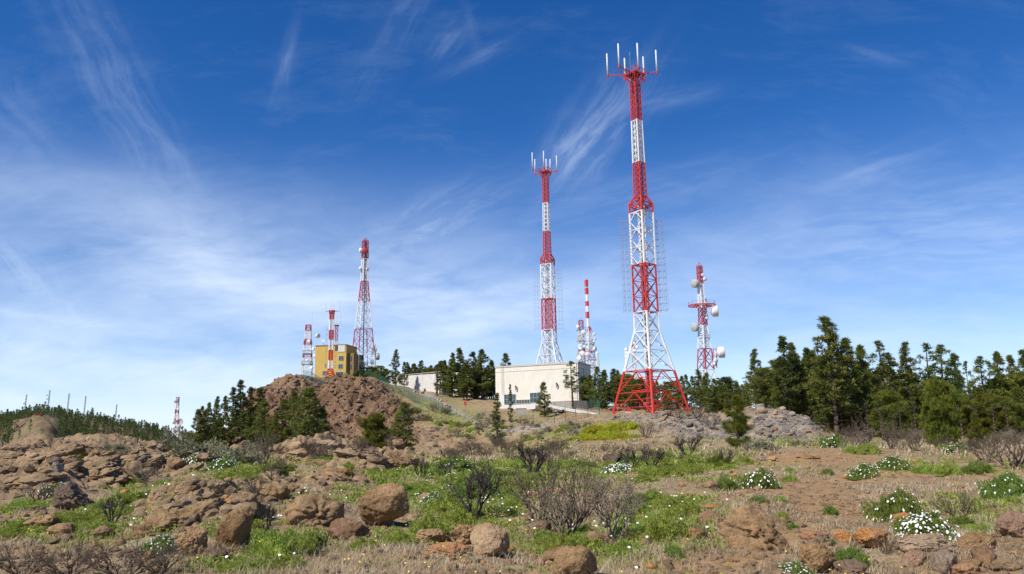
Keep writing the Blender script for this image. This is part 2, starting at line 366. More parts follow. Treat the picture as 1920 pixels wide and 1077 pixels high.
# ============================================================ terrain: laid out from sight lines, then roughened
COLS = {
    -400: [(8, 0.), (20, .1), (40, 870), (52, 850), (62, 856), (95, -4.), (250, -15.), (400, 846), (520, 800), (700, 795), (1500, 800)],
    0: [(8, 0.), (14, .05), (20, .15), (30, .5), (40, 872), (52, 847), (60, 851), (95, -4.), (250, -15.), (400, 846), (500, 802), (600, 793), (1500, 800)],
    80: [(8, 0.), (14, .05), (20, .2), (30, .6), (42, 858), (54, 834), (62, 836), (95, -4.), (250, -15.), (380, 846), (450, 784), (490, 786), (600, 790), (1500, 800)],
    160: [(8, 0.), (14, .05), (20, .2), (30, .5), (45, 850), (57, 822), (64, 826), (95, -4.), (250, -15.), (420, 848), (550, 797), (650, 799), (1500, 805)],
    240: [(8, 0.), (14, .1), (20, .3), (30, .3), (45, 857), (57, 830), (64, 833), (95, -4.), (250, -15.), (420, 848), (550, 809), (650, 811), (1500, 812)],
    310: [(8, 0.), (14, .1), (18, .45), (22, .5), (30, .2), (45, 866), (57, 852), (64, 854), (95, -4.), (250, -14.), (420, 850), (550, 822), (700, 825), (1500, 822)],
    380: [(8, 0.), (14, .1), (18, .55), (22, .6), (30, .2), (45, 869), (57, 866), (64, 866), (95, -4.), (140, 852), (165, 832), (180, 835), (230, -8.), (420, 850), (550, 826), (1500, 825)],
    440: [(8, 0.), (14, .1), (18, .4), (22, .4), (30, .2), (45, 869), (57, 864), (64, 864), (90, 863), (130, 852), (150, 832), (165, 803), (180, 800), (220, -2.), (300, -5.), (1500, 835)],
    480: [(8, 0.), (14, .05), (20, .1), (30, .1), (45, 866), (55, 855), (64, 864), (90, 863), (130, 850), (150, 825), (165, 775), (178, 746), (190, 746), (220, 765), (300, 0.), (1500, 835)],
    520: [(8, 0.), (14, .0), (20, .1), (30, .1), (42, 868), (52, 843), (62, 850), (90, 863), (130, 850), (150, 815), (165, 760), (180, 722), (195, 710), (240, 712), (300, 740), (1500, 835)],
    560: [(8, 0.), (14, .0), (20, .1), (30, .1), (42, 862), (50, 832), (60, 836), (80, 863), (130, 848), (150, 812), (168, 755), (186, 712), (196, 705), (250, 706), (300, 725), (1500, 835)],
    600: [(8, 0.), (14, .0), (20, .05), (30, .1), (42, 858), (48, 831), (58, 834), (80, 863), (130, 848), (150, 812), (168, 765), (184, 732), (200, 722), (222, 711), (250, 709), (300, 720), (1500, 835)],
    640: [(8, 0.), (14, .0), (20, .05), (30, .15), (42, 857), (48, 844), (58, 850), (80, 863), (130, 848), (150, 808), (168, 755), (184, 722), (200, 715), (222, 711), (250, 709), (300, 715), (1500, 835)],
    690: [(8, 0.), (14, .0), (20, .0), (30, .15), (42, 857), (50, 850), (80, 863), (120, 850), (145, 818), (165, 768), (183, 722), (198, 712), (215, 709), (250, 704), (300, 712), (1500, 835)],
    740: [(8, 0.), (20, .0), (30, .1), (45, 865), (80, 866), (115, 851), (140, 820), (160, 783), (180, 748), (200, 733), (230, 724), (260, 722), (320, 730), (1500, 835)],
    800: [(8, 0.), (20, .0), (30, .1), (45, 870), (80, 864), (110, 850), (135, 824), (160, 788), (180, 763), (200, 749), (230, 735), (260, 729), (320, 735), (1500, 835)],
    860: [(8, 0.), (20, .0), (30, .1), (45, 870), (70, 864), (100, 850), (130, 824), (150, 804), (170, 784), (190, 764), (220, 747), (260, 740), (320, 745), (1500, 835)],
    930: [(8, 0.), (20, .0), (30, .05), (45, 870), (70, 860), (90, 848), (110, 833), (140, 806), (160, 788), (184, 762), (220, 752), (260, 748), (320, 750), (1500, 835)],
    1010: [(8, 0.), (20, .0), (30, .05), (45, 872), (70, 855), (90, 830), (105, 811), (115, 801), (130, 800), (150, 791), (168, 776), (182, 762), (220, 755), (300, 755), (1500, 830)],
    1090: [(8, 0.), (20, .0), (30, .05), (45, 870), (65, 850), (80, 833), (100, 806), (120, 791), (150, 783), (176, 763), (190, 760), (260, 758), (1500, 830)],
    1150: [(8, 0.), (20, .0), (30, .05), (45, 867), (65, 848), (80, 830), (100, 801), (118, 785), (150, 779), (180, 768), (230, 762), (300, 764), (500, 780), (1500, 825)],
    1220: [(8, 0.), (20, .0), (30, .05), (45, 862), (60, 845), (75, 828), (95, 798), (113, 781), (150, 778), (200, 768), (260, 762), (450, 778), (1500, 825)],
    1290: [(8, 0.), (20, .0), (30, .05), (45, 860), (60, 842), (75, 824), (90, 798), (104, 777), (115, 777), (150, 779), (200, 769), (260, 763), (450, 778), (1500, 820)],
    1345: [(8, 0.), (14, .05), (20, .1), (30, .05), (45, 858), (60, 840), (70, 824), (85, 802), (98, 783), (150, 780), (200, 770), (260, 765), (450, 780), (1500, 820)],
    1400: [(8, 0.), (14, .1), (20, .25), (26, .1), (30, .05), (45, 855), (60, 838), (70, 822), (80, 798), (92, 771), (100, 768), (115, 778), (150, 781), (200, 774), (260, 770), (450, 785), (1500, 820)],
    1460: [(8, 0.), (14, .05), (20, .1), (30, .05), (45, 855), (60, 838), (70, 826), (80, 800), (92, 774), (100, 771), (115, 783), (150, 785), (200, 780), (260, 776), (450, 790), (1500, 818)],
    1510: [(8, 0.), (20, .0), (30, .05), (45, 852), (60, 838), (70, 828), (82, 805), (92, 790), (100, 793), (150, 792), (200, 786), (260, 782), (450, 795), (1500, 818)],
    1560: [(8, 0.), (20, .0), (30, .05), (45, 850), (60, 836), (75, 825), (90, 820), (125, 814), (160, 803), (220, 798), (400, 800), (1500, 805)],
    1650: [(8, 0.), (20, .0), (30, .1), (45, 849), (60, 838), (75, 829), (90, 826), (125, 814), (160, 803), (220, 798), (400, 800), (1500, 805)],
    1760: [(8, 0.), (20, .0), (30, .1), (45, 848), (60, 838), (75, 830), (90, 827), (125, 814), (160, 803), (220, 798), (400, 800), (1500, 805)],
    1860: [(8, 0.), (20, .05), (30, .1), (45, 846), (60, 836), (75, 828), (90, 825), (125, 814), (160, 803), (220, 798), (400, 800), (1500, 805)],
    2300: [(8, 0.), (20, .05), (30, .1), (45, 842), (60, 832), (75, 825), (90, 820), (125, 814), (160, 803), (220, 798), (400, 800), (1500, 805)],
}


def az_of(px):
    d = pixdir(px, 830); return math.atan2(d.x, d.y)


def tan_el(px, py):
    d = pixdir(px, py); return d.z / math.hypot(d.x, d.y)


colpx = sorted(COLS); AZC = np.array([az_of(p) for p in colpx])
D_FINE = np.concatenate([np.geomspace(1.5, 8, 20, endpoint=False), np.geomspace(8, 60, 330, endpoint=False), np.linspace(60, 140, 125, endpoint=False),
                         np.linspace(140, 215, 190, endpoint=False), np.linspace(215, 260, 45, endpoint=False),
                         np.geomspace(260, 650, 95, endpoint=False), np.geomspace(650, 3500, 20)])
AZ_IN = np.linspace(math.radians(-36), math.radians(36), 655)
AZ_OUT = np.linspace(math.radians(36), math.radians(324), 97)[1:-1]
AZ_FINE = np.concatenate([AZ_IN, AZ_OUT])
tab = np.zeros((len(D_FINE), len(colpx)))
for j, p in enumerate(colpx):
    pts = COLS[p]
    dd = [q[0] for q in pts]
    zz = [q[1] if q[1] < 200 else CAMZ + q[0] * tan_el(p, q[1]) for q in pts]
    tab[:, j] = np.interp(np.log(D_FINE), np.log(dd), zz)
azw = np.where(AZ_FINE > math.pi, AZ_FINE - 2 * math.pi, AZ_FINE)
# smooth interpolation across columns
Z = np.zeros((len(D_FINE), len(AZ_FINE)))
for i in range(len(D_FINE)):
    t = np.interp(azw, AZC, np.arange(len(AZC)))
    k = np.clip(np.floor(t).astype(int), 0, len(AZC) - 2); fr = t - k; fr = fr * fr * (3 - 2 * fr)
    Z[i] = tab[i, k] * (1 - fr) + tab[i, k + 1] * fr
# light smoothing along distance
ker = np.exp(-np.linspace(-2, 2, 13) ** 2); ker /= ker.sum()
Zp = np.pad(Z, ((6, 6), (0, 0)), 'edge')
Z = sum(Zp[a:a + len(D_FINE)] * ker[a] for a in range(13))
DD, AA = np.meshgrid(D_FINE, AZ_FINE, indexing='ij')
X = DD * np.sin(AA); Y = DD * np.cos(AA)


def project(x, y, z):
    zc = z - CAMZ
    a = x * RT.x + y * RT.y + zc * RT.z; b = x * UP.x + y * UP.y + zc * UP.z; c = x * _f.x + y * _f.y + zc * _f.z
    c = np.where(c > .1, c, .1)
    return CX + F * a / c, CY - F * b / c


PX, PY = project(X, Y, Z)
front = np.cos(AA) > .3


def reg(px, py, sx, sy, ang=0, d0=0, d1=9999, p=1.0):
    a = math.radians(ang); u = (PX - px) * math.cos(a) - (PY - py) * math.sin(a); v = (PX - px) * math.sin(a) + (PY - py) * math.cos(a)
    return np.exp(-((u / sx) ** 2 + (v / sy) ** 2) ** p) * front * (DD >= d0) * (DD <= d1)


wn = fbm(X / 6, Y / 6, 0, 4, 31)                      # warping of region borders
# rock outcrops
m_rock = np.clip(reg(140, 865, 240, 42, 0, 26, 80, 2) + reg(590, 848, 100, 24, 0, 35, 70, 2) + reg(700, 868, 110, 16, 0, 30, 60, 2)
                 + reg(380, 965, 110, 40, -8, 12, 26, 2) + reg(480, 925, 60, 22, 0, 14, 35, 1.5) + reg(140, 870, 260, 30, 0, 26, 80, 2)
                 + reg(60, 900, 200, 20, 0, 22, 50, 2) * .8
                 + reg(1430, 985, 60, 35, 20, 11, 24, 2) * .5 + reg(600, 905, 90, 18, 0, 22, 45, 2) * .7, 0, 1)
m_rock = np.clip(m_rock + .25 * wn * (m_rock > .05), 0, 1)
m_cliff = np.clip(reg(560, 775, 120, 75, 0, 128, 215, 3) + reg(700, 768, 90, 50, -30, 128, 215, 3) + reg(480, 800, 50, 60, 0, 128, 215, 2) + reg(850, 822, 90, 16, 0, 100, 170, 2) * .35
                  + reg(660, 830, 140, 25, 0, 90, 160, 2) * .35, 0, 1)
m_grey = np.clip(reg(1300, 803, 84, 22, -4, 68, 118, 2) + reg(1450, 800, 120, 34, 6, 62, 118, 2) + reg(1200, 786, 60, 7, 0, 80, 150, 2) * .6, 0, 1)
m_path = np.clip(reg(1555, 945, 95, 38, -10, 11, 45, 2) + reg(1330, 1060, 130, 20, 10, 8, 16, 1.5) + reg(1450, 1020, 70, 26, 20, 9, 20, 2)
                 + reg(1480, 915, 130, 14, 5, 18, 40, 2) + reg(1520, 862, 160, 15, 0, 25, 60, 2) + reg(1750, 890, 160, 12, 0, 20, 50, 2) * .6, 0, 1)
m_track = np.clip(reg(860, 775, 100, 5, -31, 110, 230, 1.5) + reg(985, 803, 60, 6, 10, 90, 150, 2) + reg(770, 728, 60, 6, -25, 180, 230, 2) * .8
                  + reg(590, 720, 30, 3, -30, 170, 225, 2) * .7, 0, 1)
m_lot = np.clip(reg(860, 762, 80, 14, -15, 170, 260, 2), 0, 1)
grn = (reg(860, 930, 110, 55, 0, 12, 40) + reg(480, 1040, 130, 45, 0, 9, 18) + reg(230, 940, 90, 25, 10, 14, 30) + reg(100, 980, 130, 30, 0, 12, 24) * .8
       + reg(430, 885, 80, 16, 0, 24, 50) + reg(1270, 870, 140, 28, 0, 24, 55) + reg(1250, 980, 80, 60, 0, 10, 24) + reg(900, 885, 220, 22, 0, 24, 50)
       + reg(1100, 1020, 130, 30, 0, 9, 18) * .8 + reg(560, 865, 60, 14, 0, 26, 48) * .6 + reg(1060, 820, 110, 26, 15, 60, 115) + reg(860, 792, 100, 24, -22, 110, 200) * 1.3
       + reg(1780, 880, 160, 12, 0, 26, 50) * .4 + reg(1850, 960, 120, 30, 0, 10, 24) * .55 + reg(1480, 830, 180, 9, 0, 55, 80) * .8
       + reg(820, 745, 90, 14, -20, 170, 250) * .55 + reg(980, 785, 70, 14, 0, 120, 178) * .5 + reg(60, 800, 40, 30, 0, 380, 560) * .6 + reg(700, 925, 300, 60, 0, 12, 30) * .35)
m_green = np.clip(grn, 0, 1) * sstep(-.45, .35, fbm(X / 1.7, Y / 1.7, 0, 4, 77) + .35 * np.clip(grn, 0, 1.5)) * (1 - m_rock * .6) * (1 - m_path)
m_yel = np.clip(reg(1145, 808, 48, 17, -5, 66, 112, 2), 0, 1)

# roughness of the ground by region
amp_small = (0.055 + .10 * m_rock) * (1 - .35 * m_path) * sstep(3, 9, DD)
near = sstep(120, 60, DD)
Z += near * (amp_small * fbm(X / .55, Y / .55, 0, 4, 5) * .8 + .13 * (1 - .6 * m_path) * fbm(X / 2.3, Y / 2.3, 0, 3, 8) * sstep(4, 12, DD))


def terr(t, k, sharp=.75):
    q = t * k; fl = np.floor(q); fr = q - fl
    return (fl + sstep(sharp, 1, fr)) / k


rx = X * .94 + Y * .34; ry = -X * .34 + Y * .94
n_l = fbm(rx / 3.4, ry / 1.5, 0, 5, 91)
Z += m_rock * sstep(8, 14, DD) * (.62 * (terr(n_l, 4.5, .82) - .1) * np.clip(DD / 36, .45, 1.2) + .13 * ridged(rx / 1.6, ry / .7, 4, 44) - .08 + .05 * ridged(X / .45, Y / .4, 3, 47) + .035 * fbm(X / .16, Y / .16, 0, 2, 48))
n_c = fbm(rx / 11 + Z / 14, ry / 5, 0, 5, 19)
m_top = sstep(200, 180, DD)
Z += m_cliff * m_top * (2.3 * terr(n_c, 3.5, .7) + .95 * ridged(X / 7.5, Y / 5.0, 4, 23, .5) + .55 * ridged(rx / 2.4, ry / 1.0, 4, 24, .6) + .35 * fbm(X / .9, Y / .7, 0, 3, 61) - .8)
farm = sstep(60, 100, DD) * (1 - m_cliff) * (1 - m_track * .8) * (1 - m_lot * .7)
Z += farm * (.30 * fbm(X / 4.5, Y / 4.5, 0, 4, 14) + .12 * fbm(X / 1.2, Y / 1.2, 0, 3, 15)) * sstep(300, 200, DD)
Z += m_grey * (.45 * fbm(X / 2.6, Y / 2.6, 0, 4, 35) + .16 * np.abs(fbm(X / .8, Y / .8, 0, 3, 36)))
Z += sstep(300, 420, DD) * 2.6 * fbm(X / 40, Y / 40, 0, 4, 3) * sstep(1500, 700, DD) * (1 - reg(80, 790, 60, 20, 0, 380, 520))
Z += sstep(320, 420, DD) * reg(70, 815, 60, 40, 0, 350, 520) * 3.0 * ridged(X / 22, Y / 14, 4, 9)

nI, nJ = Z.shape
verts = np.stack([X, Y, Z], -1).reshape(-1, 3)
ii, jj = np.meshgrid(np.arange(nI - 1), np.arange(nJ), indexing='ij')
j2 = (jj + 1) % nJ
quads = np.stack([ii * nJ + jj, ii * nJ + j2, (ii + 1) * nJ + j2, (ii + 1) * nJ + jj], -1).reshape(-1, 4)[:, ::-1]
MAT['ground'], N = new_mat('ground')
co = N.node('ShaderNodeNewGeometry').outputs['Position']
A1 = N.node('ShaderNodeAttribute', attribute_name='mask_a'); A2 = N.node('ShaderNodeAttribute', attribute_name='mask_b')
sa = N.node('ShaderNodeSeparateColor', {0: A1.outputs[0]}); sb = N.node('ShaderNodeSeparateColor', {0: A2.outputs[0]})
aRock, aCliff, aGreen, aPath, aGrey, aTrack = *[sa.outputs[k] for k in range(3)], *[sb.outputs[k] for k in range(3)]
aYel = A1.outputs['Alpha']; aFar = A2.outputs['Alpha']
nA = N.noise(co, .55, 6, .6); nB = N.noise(co, 2.6, 6, .65); nC = N.noise(co, 11.0, 5, .7); nD = N.noise(co, 45.0, 3, .7); nE = N.noise(co, .12, 5, .6)
soil = N.mix(N.ramp(nB, [(.38, 0.0), (.62, 1.0)]), (.20, .122, .060), (.34, .222, .112))
litter = N.mix(N.ramp(nC, [(.35, 0.0), (.65, 1.0)]), (.22, .155, .09), (.45, .355, .22))
base = N.mix(N.ramp(nA, [(.40, 0.15), (.60, .95)]), soil, litter)
pathc = N.mix(N.ramp(nB, [(.3, 0.0), (.7, 1.0)]), (.29, .170, .080), (.42, .265, .130))
base = N.mix(aPath, base, pathc)
rockc = N.mix(N.ramp(nB, [(.34, 0.0), (.64, 1.0)]), (.19, .122, .064), (.38, .255, .145))
rockc = N.mix(N.math('MULTIPLY', N.ramp(nC, [(.52, 0.0), (.66, 1.0)]), .4), rockc, (.38, .31, .245))
base = N.mix(aRock, base, rockc)
cliffc = N.mix(N.ramp(N.noise(co, .35, 7, .65), [(.36, 0.0), (.62, 1.0)]), (.12, .066, .038), (.30, .185, .105))
cliffc = N.mix(N.math('MULTIPLY', N.ramp(N.noise(co, .9, 6, .7), [(.55, 0.0), (.68, 1.0)]), .5), cliffc, (.16, .15, .075))
base = N.mix(aCliff, base, cliffc)
greyc = N.mix(N.ramp(nB, [(.36, 0.0), (.62, 1.0)]), (.22, .165, .120), (.36, .295, .22))
base = N.mix(aGrey, base, greyc)
greenc = N.mix(N.ramp(nC, [(.35, 0.0), (.65, 1.0)]), (.17, .21, .035), (.32, .36, .085))
gf = N.math('MULTIPLY', aGreen, N.ramp(N.math('ADD', N.math('MULTIPLY', nB, .6), N.math('MULTIPLY', nC, .4)), [(.40, 0.0), (.55, 1.0)]))
base = N.mix(gf, base, greenc)
base = N.mix(N.math('MULTIPLY', aYel, N.ramp(nB, [(.3, .3), (.5, 1.0)])), base, (.26, .27, .03))
trackc = N.mix(N.ramp(N.noise(co, 1.1, 5), [(.35, 0.0), (.62, 1.0)]), (.22, .18, .14), (.44, .39, .32))
base = N.mix(aTrack, base, trackc)
farc = N.mix(N.ramp(N.noise(co, .22, 6), [(.4, 0.0), (.6, 1.0)]), (.17, .105, .065), (.20, .17, .085))
base = N.mix(aFar, base, farc)
base = N.mix(N.ramp(nD, [(.36, .5), (.47, 0.0)]), base, (.07, .045, .03))
hgt = N.math('ADD', N.math('MULTIPLY', nC, .7), N.math('MULTIPLY', nD, .25))
bp = N.node('ShaderNodeBump', {'Strength': .8, 'Distance': .08, 'Height': hgt}).outputs[0]
hg2 = N.math('MULTIPLY', N.noise(co, 1.3, 6, .7), 1.0)
bp = N.node('ShaderNodeBump', {'Strength': N.math('MULTIPLY', aCliff, .7), 'Distance': 1.0, 'Height': hg2, 'Normal': bp}).outputs[0]
pb = N.node('ShaderNodeBsdfPrincipled', {'Base Color': base, 'Roughness': .95, 'Specular IOR Level': .12, 'Normal': bp})
N.node('ShaderNodeOutputMaterial', {0: pb.outputs[0]})
tm = fast_mesh('ground', verts, 4, quads, MAT['ground'], True)
m_far = sstep(280, 360, DD)
for nm, ms in (('mask_a', (m_rock, m_cliff, m_green, m_yel)), ('mask_b', (m_path, m_grey, m_track, m_far))):
    at_ = tm.attributes.new(nm, 'FLOAT_COLOR', 'POINT')
    at_.data.foreach_set('color', np.stack([np.broadcast_to(q, Z.shape) for q in ms], -1).reshape(-1).astype(np.float32))
tag(link('ground', tm), kind='structure')
PX, PY = project(X, Y, Z)
AZN = len(AZ_IN)


def gz(x, y):
    """ground height"""
    az = math.atan2(x, y); d = math.hypot(x, y)
    j = (az - AZ_IN[0]) / (AZ_IN[1] - AZ_IN[0]); j = min(max(j, 0), AZN - 1.001); j0 = int(j); fj = j - j0
    i1 = int(np.searchsorted(D_FINE, d)); i1 = min(max(i1, 1), nI - 1); i0 = i1 - 1
    fi = min(max((d - D_FINE[i0]) / (D_FINE[i1] - D_FINE[i0]), 0), 1)
    return float((Z[i0, j0] * (1 - fj) + Z[i0, j0 + 1] * fj) * (1 - fi) + (Z[i1, j0] * (1 - fj) + Z[i1, j0 + 1] * fj) * fi)


def gzv(x, y):
    az = np.arctan2(x, y); d = np.hypot(x, y)
    j = np.clip((az - AZ_IN[0]) / (AZ_IN[1] - AZ_IN[0]), 0, AZN - 1.001); j0 = j.astype(int); fj = j - j0
    i1 = np.clip(np.searchsorted(D_FINE, d), 1, nI - 1); i0 = i1 - 1
    fi = np.clip((d - D_FINE[i0]) / (D_FINE[i1] - D_FINE[i0]), 0, 1)
    return (Z[i0, j0] * (1 - fj) + Z[i0, j0 + 1] * fj) * (1 - fi) + (Z[i1, j0] * (1 - fj) + Z[i1, j0 + 1] * fj) * fi


def maskv(m, x, y):
    az = np.arctan2(x, y); d = np.hypot(x, y)
    j = np.clip(np.round((az - AZ_IN[0]) / (AZ_IN[1] - AZ_IN[0])), 0, AZN - 1).astype(int)
    i = np.clip(np.searchsorted(D_FINE, d), 0, nI - 1)
    return m[i, j]


def col_at(px, D, py=None):
    """ground point in the direction of a column at distance D"""
    d = pixdir(px, 800 if py is None else py); h = math.hypot(d.x, d.y)
    x, y = d.x / h * D, d.y / h * D
    return Vector((x, y, gz(x, y)))


def pt(px, py, D):
    """point on the sight line at horizontal distance D"""
    d = pixdir(px, py); h = math.hypot(d.x, d.y); return Vector((d.x / h * D, d.y / h * D, CAMZ + d.z / h * D))


def hit(px, py, dmin=6, dmax=900):
    """first ground point that a sight line meets"""
    d = pixdir(px, py); h = math.hypot(d.x, d.y); te = d.z / h
    az = math.atan2(d.x, d.y); j = int(round((az - AZ_IN[0]) / (AZ_IN[1] - AZ_IN[0]))); j = min(max(j, 0), AZN - 1)
    ok = np.where((Z[:, j] >= CAMZ + D_FINE * te) & (D_FINE >= dmin) & (D_FINE <= dmax))[0]
    D = D_FINE[ok[0]] if len(ok) else dmax
    x, y = d.x / h * D, d.y / h * D
    return Vector((x, y, gz(x, y)))


def mpp(p):
    """metres per photograph pixel at a point"""
    q = Vector(p) - Vector((0, 0, CAMZ)); return q.dot(_f) / F


# ============================================================ lattice towers
def corners(c, R, a, z):
    return [Vector((c.x + R * math.cos(a + k * math.pi / 2), c.y + R * math.sin(a + k * math.pi / 2), z)) for k in range(4)]


def section(parent, c, a, z0, R0, z1, R1, mat, n, lr=.14, br=.06, style='X', label=None, top=True, close=True):
    """one painted stage: bracing is the part, its four legs are sub-parts"""
    mb = MB(); base = Vector(parent.location)
    c = Vector(c) - base; z0 -= base.z; z1 -= base.z
    A = corners(c, R0, a, z0); B = corners(c, R1, a, z1)
    for k in range(4):
        k2 = (k + 1) % 4
        for i in range(n):
            t0, t1 = i / n, (i + 1) / n; tm_ = (t0 + t1) / 2
            p0, p1 = A[k].lerp(B[k], t0), A[k].lerp(B[k], t1); q0, q1 = A[k2].lerp(B[k2], t0), A[k2].lerp(B[k2], t1)
            if style == 'X': mb.strut(p0, q1, br); mb.strut(q0, p1, br)
            elif style == 'K':
                m = (p1 + q1) / 2; mb.strut(p0, m, br); mb.strut(q0, m, br)
                mb.strut(p0.lerp(p1, .5), p0.lerp(m, .5), br * .7); mb.strut(q0.lerp(q1, .5), q0.lerp(m, .5), br * .7)
            elif style == 'D':
                m0 = (p0 + q0) / 2; m1 = (p1 + q1) / 2; pm = p0.lerp(p1, .5); qm = q0.lerp(q1, .5)
                for s_, e_ in ((m0, pm), (m0, qm), (m1, pm), (m1, qm)): mb.strut(s_, e_, br)
            elif style == 'Z':
                if i % 2: mb.strut(p0, q1, br)
                else: mb.strut(q0, p1, br)
            if i or close: mb.strut(p0, q0, br * .9)
        if top: mb.strut(B[k], B[k2], br)
    if R1 > .5:
        mb.strut(B[0], B[2], br * .7); mb.strut(B[1], B[3], br * .7)
    o = link('bracing', mb.mesh('bracing', mat), parent)
    if label: o['label'] = label
    for k in range(4):
        lb = MB(); lb.strut(A[k], B[k], lr, 6); link('leg', lb.mesh('leg', mat), o)
    return o


def dish(parent, c, axis, r, mat, depth=.35, drum=False, name='dish_antenna'):
    mb = MB(); base = Vector(parent.location); c = Vector(c) - base
    if drum: prof = [(-depth * r, 0), (-depth * r, r * .5), (-depth * r * .3, r * .97), (0, r), (r * .75, r), (r * .82, r * .9), (r * .86, 0)]
    else: prof = [(-depth * r, 0), (-depth * r * .9, r * .35), (-depth * r * .45, r * .75), (0, r), (.05 * r, r), (-depth * r * .40, r * .70), (-depth * r * .8, r * .3), (-depth * r * .85, 0)]
    mb.lathe(c, axis, prof, 16)
    d = Vector(axis).normalized()
    mb.strut(c - d * r * depth, c - d * r * (depth + .55), r * .12)
    o = link(name, mb.mesh(name, mat, True), parent); return o


TW = []


def tower_of_main_kind(px, base_py, D, a, label, spec, ants, ring=1.0, zbase=None):
    c = pt(px, base_py, D)
    if zbase is not None: c.z = zbase
    t = thing('lattice_tower', c, label, 'tower', 'red and white lattice towers'); return t, c


# --- main tower: heights (m above base) and circumradii, shared by the two tall towers of this design
MD = 150.0
mc = pt(1221, 778, MD)
def zpx(px, py, D): return CAMZ + D * tan_el(px, py)
prof_px = [(778, 72), (696, 46), (622, 23), (586, 22), (497, 21.5), (400, 21.6), (383, 21.4), (370, 12), (306, 10.8), (227, 9.7), (160, 9.5), (141, 19)]
H = []; Rr = []
for y, r in prof_px:
    fx = 1221 - (778 - y) * .05
    z = zpx(fx, y, MD); H.append(z - mc.z); p = pt(fx, y, MD); Rr.append(r * mpp(p))


def tall_tower(c, ang, label, ants, screens=True, sk=1.0):
    t = thing('lattice_tower', c, label, 'tower', 'pair of tall broadcast towers')
    z = [c.z + h for h in H]; R_, Wh = MAT['red'], MAT['white']
    S = lambda i, j, m, n, **k: section(t, c, ang, z[i], Rr[i], z[j], Rr[j], m, n, **k)
    S(0, 1, R_, 2, lr=.24, br=.09, style='K', label='red splayed lowest stage', close=False)
    ib = MB()
    for q in range(1, 6):
        f_ = q / 6; rr = Rr[0] + (Rr[1] - Rr[0]) * f_; zz = H[1] * f_; cs_ = corners(Vector((0, 0, 0)), rr, ang, zz); hb = H[1] * (q - 1) / 6
        for k in range(4):
            a_, b_ = cs_[k], cs_[(k + 1) % 4]; ib.strut(a_.lerp(b_, .02), b_.lerp(a_, .02), .045 if q != 3 else .08); m_ = (a_ + b_) / 2
            if q % 2: ib.strut(m_, (cs_[(k + 1) % 4] + cs_[(k + 2) % 4]) / 2, .055)
            if q in (2, 4): ib.strut(m_, Vector((0, 0, hb)), .05)
    link('inner_bracing', ib.mesh('inner_bracing', R_), t)
    S(1, 2, Wh, 2, lr=.22, br=.09, style='X', label='white splayed stage', close=True)
    S(2, 3, Wh, 1, lr=.2, br=.09, style='X', close=True)
    S(3, 4, R_, 3, lr=.2, br=.08, style='X', label='red stage with antenna screens')
    S(4, 5, Wh, 3, lr=.2, br=.08, style='D', label='white stage with antenna screens')
    S(5, 6, R_, 1, lr=.2, br=.08, style='X', label='red shoulder stage')
    S(6, 7, R_, 1, lr=.18, br=.08, style='X')
    S(7, 8, R_, 6, lr=.14, br=.05, style='X', label='red upper stage')
    S(8, 9, Wh, 7, lr=.14, br=.05, style='D', label='white upper stage')
    S(9, 10, R_, 6, lr=.13, br=.05, style='X', label='red top stage')
    S(10, 11, R_, 1, lr=.12, br=.06, style='X', label='red flaring head')
    # ladder and feeder column inside
    mb = MB(); k = 0
    cuts = [0, H[1], H[3], H[4], H[6], H[8], H[9], H[11]]
    for i in range(len(cuts) - 1):
        m = (R_, Wh, R_, Wh, R_, Wh, R_)[i]
        lb = MB(); w = .55
        for sx, sy in ((1, 1), (1, -1), (-1, 1), (-1, -1)): lb.strut((sx * w, sy * w, cuts[i]), (sx * w, sy * w, cuts[i + 1]), .075)
        n = max(2, int((cuts[i + 1] - cuts[i]) / 1.0))
        for q in range(n):
            zz = cuts[i] + (cuts[i + 1] - cuts[i]) * q / n; z2 = cuts[i] + (cuts[i + 1] - cuts[i]) * (q + 1) / n
            lb.strut((w, w, zz), (-w, w, z2), .045); lb.strut((w, -w, zz), (w, w, z2), .045); lb.strut((-w, -w, zz), (w, -w, z2), .045)
            lb.strut((w, w, zz), (-w, w, zz), .03); lb.strut((w, -w, zz), (-w, -w, zz), .03)
        o = link('ladder_cage', lb.mesh('ladder_cage', m), t)
    cb = MB()
    for dx in (-.25, -.1, .1, .28): cb.strut((dx, .3, .5), (dx, .3, H[11]), .045)
    link('feeder_cables', cb.mesh('feeder_cables', MAT['dark_steel']), t)
    # resting platforms
    for h_, rr in ((H[3], Rr[3]), (H[4], Rr[4]), (H[6] * .985, Rr[5]), (H[1] * 1.0, Rr[1] * .45), (H[1] * .55, Rr[1] * .8)):
        pb = MB(); q = corners(Vector((0, 0, 0)), rr * .93, ang, h_)
        for k in range(4):
            pb.strut(q[k], q[(k + 1) % 4], .10)
            for s_ in (.33, .66): pb.strut(q[k].lerp(q[(k + 1) % 4], s_), q[(k + 3) % 4].lerp(q[(k + 2) % 4], s_), .07)
        link('platform', pb.mesh('platform', R_), t)
    # head platform
    hp = MB(); q = corners(Vector((0, 0, 0)), Rr[11] * 1.02, ang, H[11]); q2 = corners(Vector((0, 0, 0)), Rr[11] * 1.02, ang, H[11] + 1.1)
    for k in range(4):
        hp.strut(q[k], q[(k + 1) % 4], .11); hp.strut(q2[k], q2[(k + 1) % 4], .06); hp.strut(q[k], q2[k], .07)
        hp.strut(q[k].lerp(q[(k + 1) % 4], .5), q2[k].lerp(q2[(k + 1) % 4], .5), .05)
        for s_ in (.2, .4, .6, .8): hp.strut(q[k].lerp(q[(k + 1) % 4], s_), q[(k + 3) % 4].lerp(q[(k + 2) % 4], s_), .08)
    q3 = corners(Vector((0, 0, 0)), Rr[11] * .5, ang, H[11] + .15)
    for k in range(4): hp.strut(q3[k], q3[(k + 1) % 4], .2)
